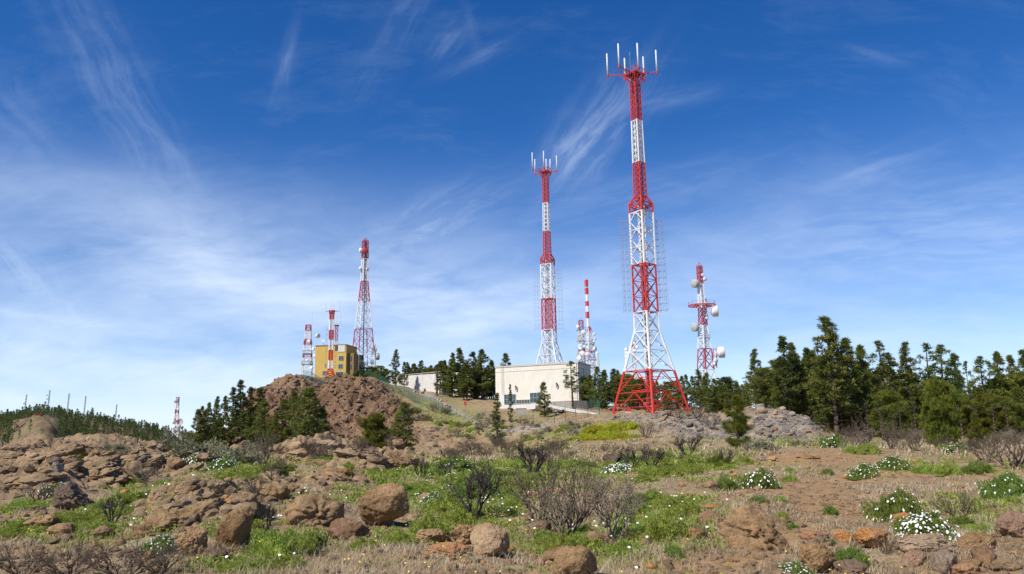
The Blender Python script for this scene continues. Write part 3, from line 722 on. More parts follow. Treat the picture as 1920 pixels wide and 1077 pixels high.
    hp.strut((0, 0, H[11]), (0, 0, H[11] + 1.9), .10)
    link('head_platform', hp.mesh('head_platform', R_), t)
    for (dx, dy, hh) in ants:
        am = MB(); zb = H[11] + .2
        am.strut((dx, dy, zb), (dx, dy, zb + hh), .16, 8); o = link('whip_antenna', am.mesh('whip_antenna', MAT['antenna'], True), t)
        ar = MB(); L = math.hypot(dx, dy); k = 1.9 / L
        ar.strut((dx * k * .2, dy * k * .2, zb + .1), (dx * 1.02, dy * 1.02, zb + .1), .10); ar.strut((dx * k, dy * k, zb - 1.2), (dx * .6, dy * .6, zb + .05), .05)
        ar.strut((dx, dy, zb - .25), (dx, dy, zb + .3), .2, 8)
        link('arm', ar.mesh('arm', R_), o)
    rod = MB(); rod.strut((-.6, .9, H[11]), (-.6, .9, H[11] + 5.6), .035); rod.strut((-.85, .9, H[11] + 5.1), (-.35, .9, H[11] + 5.1), .03)
    link('lightning_rod', rod.mesh('lightning_rod', MAT['steel']), t)
    # antenna screens on booms at left and right
    if screens:
        zA, zB = H[3] + .3, H[5] - 1.6
        for side in (-1, 1):
            sm = MB(); x0 = side * Rr[3] * .85; n = 15
            for i in range(n):
                zz = zA + (zB - zA) * i / (n - 1)
                sm.strut((x0, .5 * side, zz), (side * (Rr[3] + 2.0), .2, zz + .15), .042 * sk)
                sm.strut((side * (Rr[3] + .9), -1.3, zz + .1), (side * (Rr[3] + .9), 1.3, zz + .1), .034 * sk)
                sm.strut((side * (Rr[3] + 1.7), -1.0, zz + .13), (side * (Rr[3] + 1.7), 1.0, zz + .13), .034 * sk)
            for (xx, yy) in ((.45, 0), (.9, -1.2), (.9, 1.2), (1.5, .4), (1.9, -.9), (1.95, .9)):
                sm.strut((side * (Rr[3] + xx), yy, zA - .3), (side * (Rr[3] + xx), yy, zB + .4), .024 * sk)
            link('antenna_screen', sm.mesh('antenna_screen', MAT['steel']), t)
    return t


ants1 = [(-3.5, -3.2, 5.0), (.45, -2.4, 5.5), (4.5, -.5, 4.9), (2.5, 3.0, 5.3), (-1.5, 2.2, 4.6), (-5.3, .7, 4.9)]
tall_tower(mc, math.radians(90 - 7 + 180), 'tallest red and white lattice tower, red splayed legs beside the grey rubble', ants1)
D2 = 229.0
c2 = pt(1033, 745, D2); c2.z = zpx(1025, 497, D2) - H[5]
ants2 = [(-3.9, -1.5, 5.6), (-.5, -3.0, 5.5), (.5, 2.6, 5.0), (1.7, 2.6, 4.9), (3.6, .4, 5.2), (-3.0, 2.6, 5.0)]
tall_tower(c2, math.radians(90 + 22 + 180), 'tall red and white lattice tower rising behind the cream building', ants2, sk=.45)


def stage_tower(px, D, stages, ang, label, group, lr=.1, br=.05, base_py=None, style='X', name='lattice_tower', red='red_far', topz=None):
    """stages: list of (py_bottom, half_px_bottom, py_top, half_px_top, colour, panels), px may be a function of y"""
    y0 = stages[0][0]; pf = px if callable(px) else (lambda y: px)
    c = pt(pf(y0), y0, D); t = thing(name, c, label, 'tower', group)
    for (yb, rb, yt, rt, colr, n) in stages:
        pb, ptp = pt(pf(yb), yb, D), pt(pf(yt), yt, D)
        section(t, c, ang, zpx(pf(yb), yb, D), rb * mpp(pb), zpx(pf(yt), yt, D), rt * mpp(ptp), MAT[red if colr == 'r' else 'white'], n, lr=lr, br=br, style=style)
    return t, c


# --- tall slender tower on the left hill
D3 = 255
t3, c3 = stage_tower(lambda y: 680 + (700 - y) * .018, D3,
                     [(702, 24, 660, 21.5, 'w', 2), (660, 21.5, 617, 17, 'r', 2), (617, 17, 566, 11, 'w', 3), (566, 11, 528, 7, 'r', 3), (528, 7, 486, 6.3, 'w', 4), (486, 6.3, 452, 6, 'r', 4)],
                     math.radians(80), 'tall slender red and white lattice tower right of the yellow building', None, .16, .07)
zt = zpx(684, 452, D3)
mb = MB()
for q in corners(c3 - c3, 6 * mpp(c3), math.radians(80), zt - c3.z): mb.strut(q, (0, 0, zt - c3.z + 1.0), .08)
mb.strut((0, 0, zt - c3.z + 1), (0, 0, zt - c3.z + 1.6), .04)
link('pointed_cap', mb.mesh('pointed_cap', MAT['red_far']), t3)
mb = MB(); mb.strut((0, .2, 0), (0, .2, zt - c3.z), .16); link('feeder_cables', mb.mesh('feeder_cables', MAT['dark_steel']), t3)
for (x, y, r, ax, m, dr) in ((683.5, 471, 1.0, (.3, -1, 0), 'red_far', True), (677.5, 470, .8, (-1, -.4, 0), 'dish', True), (676.5, 504, .6, (-1, -.4, 0), 'dish', True), (688, 505, .5, (1, -.6, 0), 'dish', True),
                             (704, 654, 1.35, (.9, .5, 0), 'dish_grey', False), (706, 669, 1.1, (1, .3, 0), 'dish_grey', True), (697, 679, .8, (1, -.3, 0), 'dish', True), (700, 662, .7, (.6, -1, 0), 'dish', True)):
    dish(t3, pt(x, y, D3 - .4), ax, r, MAT[m], drum=dr)
mb = MB()   # side frame that carries the lower dishes
for yy in (650, 664, 680, 690):
    mb.strut(pt(690, yy, D3) - c3, pt(705, yy, D3) - c3, .09); mb.strut(pt(690, yy, D3 + 2) - c3, pt(705, yy, D3) - c3, .07)
for xx in (697, 704): mb.strut(pt(xx, 700, D3) - c3, pt(xx, 647, D3) - c3, .09)
for yy in (664, 680): mb.strut(pt(697, yy, D3) - c3, pt(704, yy - 14, D3) - c3, .06)
link('side_frame', mb.mesh('side_frame', MAT['white']), t3)

# --- small tower with splayed red foot in front of the yellow building
D4 = 226
t4, c4 = stage_tower(lambda y: 619 + (708 - y) * .012, D4,
                     [(709, 12, 692, 5.5, 'r', 2), (692, 5, 676, 4.3, 'w', 2), (676, 4.4, 657, 4.4, 'r', 3), (657, 4.2, 637, 4.5, 'w', 3), (637, 4.8, 620, 5.2, 'r', 3), (620, 4.3, 600, 4.6, 'w', 3), (600, 4.6, 588, 5.2, 'r', 2), (588, 5.2, 583, 7, 'r', 1)],
                     math.radians(62), 'small red and white tower with splayed red foot before the yellow building', None, .16, .09, red='red')
mb = MB()
zh = zpx(620, 584, D4) - c4.z
ss = mpp(c4)
for (dx, dy) in ((-12 * ss, 0), (0, -9 * ss), (14 * ss, 0), (1 * ss, 9 * ss)):
    mb.strut((0, 0, zh), (dx, dy, zh), .09)
link('head_arms', mb.mesh('head_arms', MAT['red']), t4)
for (dx, dy) in ((-12 * ss, 0), (0, -9 * ss), (14 * ss, 0), (1 * ss, 9 * ss)):
    mb = MB(); mb.strut((dx, dy, zh - .2), (dx, dy, zh + 17 * ss), .07, 6); link('whip_antenna', mb.mesh('whip_antenna', MAT['antenna']), t4)
for side in (-1, 1):
    mb = MB()
    for i in range(8):
        zz = zpx(620, 637 - i * -6.5, D4) - c4.z if False else (zpx(620, 690, D4) - c4.z) + i * 10.5 * ss
        mb.strut((0, 0, zz), (side * 11 * ss, .3, zz + .1), .03); mb.strut((side * 9 * ss, -1, zz), (side * 9 * ss, 1, zz), .025)
    for xx in (8, 10): mb.strut((side * xx * ss, 0, zpx(620, 690, D4) - c4.z), (side * xx * ss, 0, zpx(620, 612, D4) - c4.z), .02)
    link('antenna_screen', mb.mesh('antenna_screen', MAT['steel']), t4)
# second head seen just behind it
t4b, c4b = stage_tower(629, 268, [(700, 4, 640, 3.5, 'w', 6), (640, 3.5, 612, 3.5, 'r', 3), (612, 3.5, 610, 6, 'r', 1)], math.radians(60), 'slim red-headed mast half hidden behind the small splayed tower', None, .09, .06)
zh = zpx(629, 610, 268) - c4b.z
for dx in (-1.2, 0, 1.2):
    mb = MB(); mb.strut((dx, 0, zh), (dx, 0, zh + 3.4), .05); link('whip_antenna', mb.mesh('whip_antenna', MAT['antenna']), t4b)

# --- wide lattice tower left of the yellow building
D5 = 262
t5, c5 = stage_tower(lambda y: 575.5 + (701 - y) * .10, D5,
                     [(703, 13, 672, 10.5, 'w', 3), (672, 10.5, 664, 10, 'r', 1), (664, 10, 646, 8, 'w', 2), (646, 8, 637, 7.5, 'r', 1), (637, 7.5, 620, 6.3, 'w', 2), (620, 6.3, 610, 6, 'r', 1)],
                     math.radians(50), 'lattice tower with dishes left of the yellow building', None, .13, .08)
def tower_extra_tubes(t, c, D, pxs, y0, y1, mat='steel', r=.08):
    mb = MB()
    for x in pxs: mb.strut(pt(x, y0, D) - c, pt(x + (y0 - y1) * .012, y1, D) - c, r)
    link('feeder_cables', mb.mesh('feeder_cables', MAT[mat]), t)
for k, y in enumerate((646, 664, 620, 684)):
    mb = MB(); q = corners(c5 - c5, (9.5 + k) * mpp(c5) if y > 630 else 7 * mpp(c5), math.radians(50), zpx(580, y, D5) - c5.z)
    for i in range(4):
        mb.strut(q[i], q[(i + 1) % 4], .12); mb.strut(q[i] + Vector((0, 0, 1)), q[(i + 1) % 4] + Vector((0, 0, 1)), .05); mb.strut(q[i], q[i] + Vector((0, 0, 1)), .05)
    link('platform', mb.mesh('platform', MAT['red_far' if k % 2 == 0 else 'dark_steel']), t5)
mb = MB(); mb.strut(pt(585, 610, D5) - c5, pt(585.5, 585, D5) - c5, .04); link('whip_antenna', mb.mesh('whip_antenna', MAT['antenna']), t5)
dish(t5, pt(595, 630, D5 - 1), (.7, -.5, 0), .75, MAT['dish'], drum=True); dish(t5, pt(592, 629, D5 - 1), (-.6, -.5, 0), .55, MAT['dish_grey'])
for (x, y) in ((580, 640), (588, 655), (577, 676), (585, 690), (590, 668)): dish(t5, pt(x, y, D5 - 2), (rnd.uniform(-.8, .8), -1, 0), .55, MAT['dish'], drum=True)

# --- tower with round platform and big drums on the right
D6 = 215
t6, c6 = stage_tower(lambda y: 1325 - (715 - y) * .05, D6,
                     [(725, 17, 694, 15.5, 'w', 1), (694, 15.5, 654, 12, 'r', 2), (654, 12, 611, 8, 'w', 3), (611, 8, 578, 6.5, 'r', 3), (578, 6.3, 532, 5, 'w', 5), (532, 5, 499, 5, 'r', 4)],
                     math.radians(75), 'red and white tower with a round platform and big white drum dishes', None, .17, .08)
top = zpx(1314, 499, D6) - c6.z; s6 = mpp(c6)
mb = MB()
for q in corners(c6 - c6, 5 * s6, math.radians(75), top): mb.strut(q, (0, 0, top + 7 * s6), .07)
mb.strut((0, 0, top + 7 * s6), (0, 0, top + 19 * s6), .03); link('pointed_cap', mb.mesh('pointed_cap', MAT['red_far']), t6)
zd = zpx(1318, 573, D6) - c6.z
mb = MB(); R6 = 25.5 * s6
ringp = [Vector((R6 * math.cos(k * math.pi / 10), R6 * math.sin(k * math.pi / 10), zd)) for k in range(20)]
for k in range(20):
    mb.strut(ringp[k], ringp[(k + 1) % 20], .13); mb.strut(ringp[k] * .05 + Vector((0, 0, zd * .95)), ringp[k], .07)
    a_, b_ = ringp[k].copy(), ringp[(k + 1) % 20].copy(); a_.x *= .6; a_.y *= .6; b_.x *= .6; b_.y *= .6
    mb.strut(a_, b_, .07); mb.strut(ringp[k] + Vector((0, 0, .9)), ringp[(k + 1) % 20] + Vector((0, 0, .9)), .035)
    if k % 2 == 0: mb.strut(ringp[k], ringp[k] + Vector((0, 0, .9)), .04)
link('round_platform', mb.mesh('round_platform', MAT['red_far']), t6)
mb = MB()
for k in (1, 6, 11, 16): mb.strut(ringp[k], Vector((0, 0, zd + 7 * s6)) + ringp[k].normalized() * 0, .07)
link('stay', mb.mesh('stay', MAT['white']), t6)
for (x, y, r, ax, m, dr) in ((1305, 532, 1.15, (-1, -.55, -.1), 'dish_grey', True), (1321, 524, .5, (.5, -1, 0), 'dish', True), (1338, 584, 1.5, (1, -.25, 0), 'dish', True), (1305, 614, 1.15, (-1, -.6, -.1), 'dish_grey', True),
                             (1350, 661, 1.5, (1, -.2, 0), 'dish', True), (1341, 677, .6, (.6, -1, 0), 'dish', True), (1325, 597, .4, (.4, -1, 0), 'dish', True), (1339, 683, .55, (1, -.6, 0), 'dish', True), (1325, 592, .35, (1, -1, 0), 'dish', True), (1317, 516, .4, (.2, -1, 0), 'dish', True)):
    dish(t6, pt(x, y, D6 - .8), ax, r, MAT[m], depth=.5, drum=dr)
mb = MB()
for (x0, y0_, x1, y1_) in ((1318, 532, 1306, 532), (1322, 584, 1338, 584), (1312, 614, 1305, 614), (1334, 661, 1350, 661), (1336, 655, 1345, 655), (1336, 668, 1345, 668)): mb.strut(pt(x0, y0_, D6) - c6, pt(x1, y1_, D6) - c6, .12)
for xx in (1337, 1344): mb.strut(pt(xx, 690, D6) - c6, pt(xx, 654, D6) - c6, .12)
link('side_frame', mb.mesh('side_frame', MAT['red_far']), t6)
mb = MB(); zc_ = zpx(1320, 633, D6) - c6.z
q = corners(c6 - c6, 12 * s6, math.radians(75), zc_)
for k in range(4):
    mb.strut(q[k], q[(k + 1) % 4], .12)
    for h_ in (.6, 1.2): mb.strut(q[k] + Vector((0, 0, h_)), q[(k + 1) % 4] + Vector((0, 0, h_)), .05)
link('platform', mb.mesh('platform', MAT['white']), t6)
tower_extra_tubes(t6, c6, D6, (1319, 1321, 1323), 715, 560, 'dark_steel', .07)

# --- pair of crowded dish towers behind the cream building
D7 = 262
t7, c7 = stage_tower(lambda y: 1108 - (690 - y) * .03, D7, [(706, 9, 668, 8, 'w', 4), (668, 8, 640, 6.5, 'w', 3), (640, 6.5, 623, 5, 'w', 2), (623, 5, 613, 1.5, 'r', 1)], math.radians(70),
                     'red and white pole tower crowded with dishes behind the cream building', None, .12, .07)
s7 = mpp(c7); bands = [(613, 597, 'w'), (597, 585, 'r'), (585, 574, 'w'), (574, 565, 'r'), (565, 552, 'w'), (552, 540, 'r'), (537, 525, 'r')]
for (ya, yb, c_) in bands:
    mb = MB(); a_ = zpx(1105, ya, D7) - c7.z; b_ = zpx(1105, yb, D7) - c7.z
    xo = (1105 - 1105.5) * s7
    mb.strut((xo - .3, 0, a_), (xo - .3, 0, b_), .52 if c_ == 'r' else .46, 6)
    mb.strut((xo - .95, .1, a_), (xo - .95, .1, b_), .10)
    link('pole_stage', mb.mesh('pole_stage', MAT['red' if c_ == 'r' else 'white']), t7)
mb = MB(); mb.strut((-.3, 0, zpx(1105, 623, D7) - c7.z), (-.3, 0, zpx(1105, 525, D7) - c7.z), .18); mb.strut((-1.6, 0, zpx(1105, 600, D7) - c7.z), (-1.6, 0, zpx(1105, 516, D7) - c7.z), .03)
link('core_pole', mb.mesh('core_pole', MAT['white']), t7)
t7b, c7b = stage_tower(1092.5, D7 + 6, [(706, 8, 660, 7, 'w', 4), (660, 7, 655, 7, 'r', 1), (655, 6.5, 618, 5.5, 'w', 4), (618, 5.5, 601, 5, 'r', 2)], math.radians(50),
                       'shorter red-topped dish tower left of the red and white pole', None, .12, .07)
for (x, y, r, m, ax) in ((1094, 624, .9, 'dish', (.1, -1, 0)), (1086, 633, 1.15, 'dish_grey', (-.8, -.6, 0)), (1085, 666, 1.15, 'dish_grey', (-.8, -.5, 0)), (1092, 664, .95, 'dish', (-.1, -1, 0)), (1084, 613, .6, 'dish', (-.8, -.8, 0)),
                          (1087, 672, .8, 'dish', (-.5, -1, 0)), (1096, 650, .5, 'dish', (0, -1, 0)), (1090, 648, .45, 'dish', (.2, -1, 0)), (1098, 690, .5, 'dish', (0, -1, 0)), (1089, 654, .5, 'dish', (-.6, -1, 0)), (1088, 597, .25, 'dish', (1, -1, 0))):
    dish(t7b, pt(x, y, D7 + 4.5), ax, r, MAT[m], drum=m == 'dish')
for (x, y, r, m, ax) in ((1101, 665, .8, 'dish', (.1, -1, 0)), (1114, 655, .8, 'dish', (.9, -.6, 0)), (1117, 651, .6, 'dish_grey', (.9, -.2, 0)), (1103, 651, .5, 'dish', (0, -1, 0)), (1114, 627, .45, 'dish', (.9, -.3, 0)), (1113, 641, .5, 'dish', (1, -.3, 0)),
                          (1119, 663, .6, 'dish', (1, -.2, 0)), (1118, 674, .8, 'dish_grey', (1, -.4, 0)), (1111, 679, .4, 'dish', (0, -1, 0)), (1108, 660, .4, 'red_far', (0, -1, 0)), (1116, 636, .35, 'dish', (1, -1, 0)), (1121, 684, .5, 'dish', (1, -1, 0)), (1103, 634, .4, 'dish', (-.4, -1, 0))):
    dish(t7, pt(x, y, D7 - 1.6), ax, r, MAT[m], drum=m != 'dish_grey')
for (t_, c_, x0, ys) in ((t7, c7, 1109, (646, 660, 676, 690)), (t7b, c7b, 1092, (615, 636, 656, 676))):
    for y in ys:
        mb = MB(); q = corners(c_ - c_, 10.5 * s7, math.radians(50), zpx(x0, y, D7) - c_.z)
        for i in range(4): mb.strut(q[i], q[(i + 1) % 4], .1); mb.strut(q[i] + Vector((0, 0, .9)), q[(i + 1) % 4] + Vector((0, 0, .9)), .04)
        link('platform', mb.mesh('platform', MAT['red_far' if y % 4 == 0 else 'dark_steel']), t_)
mb = MB(); 
for (x, y0_, y1_) in ((1120, 690, 662), (1122, 694, 676), (1104, 655, 625)): mb.strut(pt(x, y0_, D7 - 2) - c7, pt(x, y1_, D7 - 2) - c7, .35, 6)
link('panel_antenna', mb.mesh('panel_antenna', MAT['antenna']), t7)

# --- two small masts showing through the main tower's legs
for (x, yt, lab, hw) in ((1176, 652, 'short grey dish mast behind the left leg of the tallest tower', 2.6), (1192, 640, 'short red and white mast seen through the tallest tower', 4.5)):
    t_, c_ = stage_tower(x, 240, [(712, hw, yt + 12, hw * .8, 'w', 6), (yt + 12, hw * .8, yt, hw * .7, 'r' if hw > 3 else 'w', 2)], math.radians(60), lab, None, .1, .06)
    mb = MB(); mb.strut((0, 0, zpx(x, yt, 240) - c_.z), (0, 0, zpx(x, yt - 10, 240) - c_.z), .035); link('whip_antenna', mb.mesh('whip_antenna', MAT['antenna']), t_)
    for k in range(3): dish(t_, pt(x + rnd.uniform(-4, 4), yt + 4 + 7 * k, 238.5), (rnd.uniform(-1, 1), -1, 0), .5, MAT['dish'], drum=True)

# --- distant tower by the saddle and the far masts
D8 = 330
t8, c8 = stage_tower(lambda y: 329 + (810 - y) * .03, D8, [(822, 7, 795, 5.5, 'w', 2), (795, 5.5, 786, 4.5, 'r', 1), (786, 4.5, 776, 4, 'w', 1), (776, 4, 768, 3.6, 'r', 1), (768, 3.4, 756, 3, 'w', 2), (756, 3, 745, 3, 'r', 1)], math.radians(60),
                     'distant red and white dish tower in the dip left of the rocky hill', None, .16, .1)
for (x, y, r, m) in ((330, 752, .9, 'dish'), (334, 768, .5, 'dish'), (337, 791, 1.3, 'dish_grey'), (326, 792, .7, 'dish'), (328, 800, .7, 'dish'), (335, 800, .8, 'dish'), (341, 803, .5, 'dish_grey')):
    dish(t8, pt(x, y, D8 - 1.2), (rnd.uniform(-.6, .8), -1, 0), r, MAT[m], drum=m == 'dish')
mb = MB(); mb.strut(pt(337, 812, D8) - c8, pt(337, 786, D8) - c8, .2); link('side_pole', mb.mesh('side_pole', MAT['steel']), t8)
for i, (x, y0_, y1_, lab) in enumerate(((47, 778, 740, 'leftmost thin mast on the far ridge'), (90, 778, 732, 'tallest thin mast with small dishes on the far ridge'), (127, 778, 738, 'thin mast just right of the tallest far ridge mast'),
                                        (158, 786, 743, 'thin mast fourth from the left on the far ridge'), (217, 794, 759, 'rightmost lone thin mast on the far ridge'))):
    Dm = 560; cb = pt(x - 1.5, y0_, Dm); t_ = thing('ridge_mast', cb, lab, 'mast', 'thin masts on the far ridge')
    hz = zpx(x, y1_, Dm) - cb.z; lz = 1.5 * mpp(cb) * 1.0
    mb = MB(); w = .35
    P = [Vector((w * math.cos(k * 2.094), w * math.sin(k * 2.094), 0)) for k in range(3)]
    n = int(hz / 1.6)
    for k in range(3):
        mb.strut(P[k], P[k] + Vector((lz * .6, 0, hz)), .11, 3)
        for q in range(n):
            a_ = P[k] + Vector((lz * .6, 0, hz)) * (q / n); b_ = P[(k + 1) % 3] + Vector((lz * .6, 0, hz)) * ((q + 1) / n); mb.strut(a_, b_, .055, 3)
    link('mast_lattice', mb.mesh('mast_lattice', MAT['steel']), t_)
    if i < 2:
        for yy in ((756,) if i == 0 else (741, 748)): dish(t_, pt(x - 1.6, yy, Dm - .8), (-1, -.6, 0), .6, MAT['dish'], drum=True)
    if i == 2: mb = MB(); mb.strut((-1, 0, hz * .83), (2, 0, hz * .83), .06); link('cross_arm', mb.mesh('cross_arm', MAT['steel']), t_)

# ============================================================ buildings
def wall_frame(C, L, zb, zt):
    """local frame of a facade: origin at C, unit u towards L, outward normal towards the camera"""
    u = Vector((L.x - C.x, L.y - C.y, 0)); w = u.length; u.normalize(); n = Vector((u.y, -u.x, 0))
    if n.y > 0: n = -n
    return u, n, w


def facade_window(parent, o, u, n, x0, z0, w, h, cols, rows, frame='blue_frame', depth=.12):
    """frame ring with bars, panes as sub-parts; o is the facade origin (already relative to the parent)"""
    up = Vector((0, 0, 1)); p = Vector(o) + u * x0 + up * z0 + n * .02; b = .09
    mb = MB()
    for (a, c_, ww, hh) in ((0, 0, w, b), (0, h - b, w, b), (0, b, b, h - 2 * b), (w - b, b, b, h - 2 * b)):
        mb.box(p + u * a + up * c_ - n * .1, u * ww, n * .2, up * hh)
    for i in range(1, cols): mb.box(p + u * (w * i / cols - .04) + up * b - n * .05, u * .08, n * .12, up * (h - 2 * b))
    for j in range(1, rows): mb.box(p + u * b + up * (h * j / rows - .04) - n * .04, u * (w - 2 * b), n * .10, up * .08)
    f = link('window', mb.mesh('window', MAT[frame]), parent)
    for i in range(cols):
        for j in range(rows):
            pm = MB(); pm.box(p + u * (w * i / cols + .045) + up * (h * j / rows + .045) - n * .03, u * (w / cols - .09), n * .04, up * (h / rows - .09))
            link('pane', pm.mesh('pane', MAT['glass']), f)
    return f


up = Vector((0, 0, 1))
# --- cream building
Cc = pt(1085.6, 755, 180); Cl = pt(929.6, 760, 188)
zb = min(gz(Cc.x, Cc.y), gz(Cl.x, Cl.y)) - 1.0; ztop = zpx(1085.6, 678.4, 180)
u, n, wd = wall_frame(Cc, Cl, 0, 0); dep = 9.0
cb_o = Vector((Cc.x, Cc.y, zb)); bt = thing('cream_building', cb_o, 'windowed cream flat-roofed building behind the white ramp', 'building')
Hh = ztop - zb
mb = MB(); mb.box((0, 0, 0), u * wd, -n * dep, up * (Hh - .35)); link('wall', mb.mesh('wall', MAT['cream']), bt)
mb = MB(); mb.box(-u * .12 + n * .12 + up * (Hh - .35), u * (wd + .24), -n * (dep + .24), up * .35)
mb.box(-u * .05 + n * .05 + up * (Hh - 1.45), u * (wd + .1), -n * (dep + .1), up * .10); link('cornice', mb.mesh('cornice', MAT['cream_dark']), bt)
O = Vector((0, 0, 0)); mp_ = mpp(Cc)
def bx(px): # distance along facade from the near corner for a photograph column
    d = pixdir(px, 720); t = (d.x / d.y); # solve (C + u s) on the column
    return (Cc.x - t * Cc.y) / (t * u.y - u.x)
def bz(px, py):
    s = bx(px); p = Cc + u * s; return CAMZ + math.hypot(p.x, p.y) * tan_el(px, py) - zb
def fw(x0, x1, y0, y1, c_, r_, **k):
    a, b_ = bx(x1), bx(x0); z0, z1 = bz((x0 + x1) / 2, y1), bz((x0 + x1) / 2, y0)
    return facade_window(bt, O, u, n, a, z0, b_ - a, z1 - z0, c_, r_, **k)
fw(945, 967, 739.6, 758.5, 4, 2); fw(993.4, 1013.5, 736.5, 755.5, 3, 2); fw(967.6, 993, 749.5, 757.5, 5, 1, frame='cream_dark'); fw(1060, 1066, 703, 712, 1, 1)
# windows on the shaded end wall
n2 = -u; u2 = -n
for (z0_, h_, s_, w_) in ((bz(1085, 705), 2.0, 2.6, 1.3), (bz(1085, 738), 2.0, 3.2, 1.7)):
    facade_window(bt, O, u2, n2, s_, z0_, w_, h_, 1, 2, frame='cream_dark')
mb = MB(); lx = bx(944.5)
for dx in (0, .5): mb.strut(u * (lx + dx) + n * .25 + up * bz(944, 738), u * (lx + dx) + n * .25 + up * (Hh + 1.0), .04)
k = bz(944, 738)
while k < Hh + 1: mb.strut(u * lx + n * .25 + up * k, u * (lx + .5) + n * .25 + up * k, .025); k += .35
link('wall_ladder', mb.mesh('wall_ladder', MAT['antenna']), bt)
mb = MB(); mb.strut(n * .12 + u * .35 + up * .5, n * .12 + u * .35 + up * (Hh - .4), .07, 6); link('downpipe', mb.mesh('downpipe', MAT['whitewash']), bt)
for (x, y) in ((967, 728), (1043.5, 722.5)):
    mb = MB(); p = u * bx(x) + up * bz(x, y) + n * .1
    for i in range(6):
        a0, a1 = math.pi * (i / 6 - .5), math.pi * ((i + 1) / 6 - .5)
        mb.strut(p + u * -(math.cos(a0) * .35) + up * math.sin(a0) * .45 + n * .25, p + u * -(math.cos(a1) * .35) + up * math.sin(a1) * .45 + n * .25, .13, 6)
    mb.strut(p, p + n * .25 + up * .4, .08); link('wall_lamp', mb.mesh('wall_lamp', MAT['dark_steel']), bt)
# plinth wall in front of the right part
def strip_wall(name, pts_, h, th, mat, label, cat, above=0.0, base_below=.8):
    """a low wall that follows the ground through several points; one piece per stretch"""
    t = thing(name, pts_[0], label, cat); mb = MB()
    for a, b in zip(pts_[:-1], pts_[1:]):
        d = (b - a); d.z = 0; nn = Vector((-d.y, d.x, 0)).normalized() * th
        a0, b0 = a - pts_[0], b - pts_[0]
        vs = [a0 - nn / 2 - up * base_below, b0 - nn / 2 - up * base_below, b0 + nn / 2 - up * base_below, a0 + nn / 2 - up * base_below]
        vs += [a0 - nn / 2 + up * h, b0 - nn / 2 + up * h, b0 + nn / 2 + up * h, a0 + nn / 2 + up * h]
        mb.add(vs, [(0, 3, 2, 1), (4, 5, 6, 7), (0, 1, 5, 4), (1, 2, 6, 5), (2, 3, 7, 6), (3, 0, 4, 7)])
    link('wall_body', mb.mesh('wall_body', MAT[mat]), t); return t
wp = [pt(1012, 762, 177), pt(1040, 765, 172), pt(1075, 766, 171), pt(1100, 764, 173), pt(1130, 762, 178)]
for p, hh in zip(wp, (756, 753, 751.5, 750, 757)): p.z = 0
def zset(ps, pys, D=None):
    for p, (px, py) in zip(ps, pys): p.z = CAMZ + math.hypot(p.x, p.y) * tan_el(px, py)
zset(wp, ((1012, 757.5), (1040, 753), (1075, 751.5), (1100, 752), (1130, 759)))
strip_wall('retaining_wall', wp, 0.0, .35, 'concrete', 'stained concrete retaining wall in front of the cream building', 'wall', base_below=3.2)
# ramp: slab on short piers
ra, rb = pt(1004, 760, 170), pt(1137, 784, 151)
rt_ = thing('access_ramp', ra, 'long white sloping ramp on short piers leading to the cream building', 'ramp')
d = rb - ra; nn = Vector((-d.y, d.x, 0)).normalized() * 2.4
mb = MB(); mb.box(Vector((0, 0, 0)), d, nn, up * .28); link('deck', mb.mesh('deck', MAT['whitewash']), rt_)
mb = MB(); mb.box(nn * .0 - nn.normalized() * .06 + up * -.35, d, nn.normalized() * .3, up * .33); link('red_girder', mb.mesh('red_girder', MAT['sign_red' if False else 'rock_dark']), rt_)
for k in range(5):
    s = .14 + .17 * k; p = d * s; w_ = ra + p
    g = gz(w_.x, w_.y) - w_.z - .3
    if g < -.5:
        mb = MB(); mb.box(p + nn * .15 - up * .4 + up * 0, d.normalized() * .4, nn * .6, up * (g + .1)); link('pier', mb.mesh('pier', MAT['concrete']), rt_)
# white kerb wall under the windows
wq = [pt(938, 764, 181), pt(975, 762, 178), pt(1005, 760.5, 172)]
strip_wall('kerb_wall', wq, .25, .3, 'whitewash', 'low pale kerb wall below the cream building windows', 'wall')
bxp = hit(977, 772, 130, 185); bxp = pt(977, 772, 160); bxp.z = pt(977, 773, 160).z
tb = thing('concrete_box', bxp, 'small concrete box on the slope below the building windows', 'box')
mb = MB(); mb.box((-1.0, -.5, -.6), (2.1, 0, 0), (0, 1.1, 0), up * 1.25); mb.box((-1.05, -.55, .65), (2.2, 0, 0), (0, 1.2, 0), up * .12); link('box_body', mb.mesh('box_body', MAT['concrete']), tb)

# --- yellow building on the hill
Dy = 250; Yc = pt(648, 709, Dy - 2); Yl = pt(590, 704, Dy + 2)
zb_ = gz(Yc.x, Yc.y) - 2.5; uy, ny, wy = wall_frame(Yc, Yl, 0, 0); zt_ = zpx(648, 646, Dy - 2); Hy = zt_ - zb_
yo = Vector((Yc.x, Yc.y, zb_)); yb_ = thing('yellow_building', yo, 'square ochre yellow building on top of the rocky hill', 'building')
mb = MB(); mb.box((0, 0, 0), uy * wy, -ny * 9, up * (Hy - .25)); link('wall', mb.mesh('wall', MAT['yellow']), yb_)
mb = MB(); mb.box(-uy * .1 + ny * .1 + up * (Hy - .25), uy * (wy + .2), -ny * 9.2, up * .3); link('parapet', mb.mesh('parapet', MAT['dark_yellow']), yb_)
sy = mpp(Yc)
def yw(x0, x1, y0, y1, c_, r_, **k):
    a = (648 - x1) * sy; w_ = (x1 - x0) * sy; z0 = zpx(640, y1, Dy - 1) - zb_; z1 = zpx(640, y0, Dy - 1) - zb_
    return facade_window(yb_, O, uy, ny, a, z0, w_, z1 - z0, c_, r_, **k)
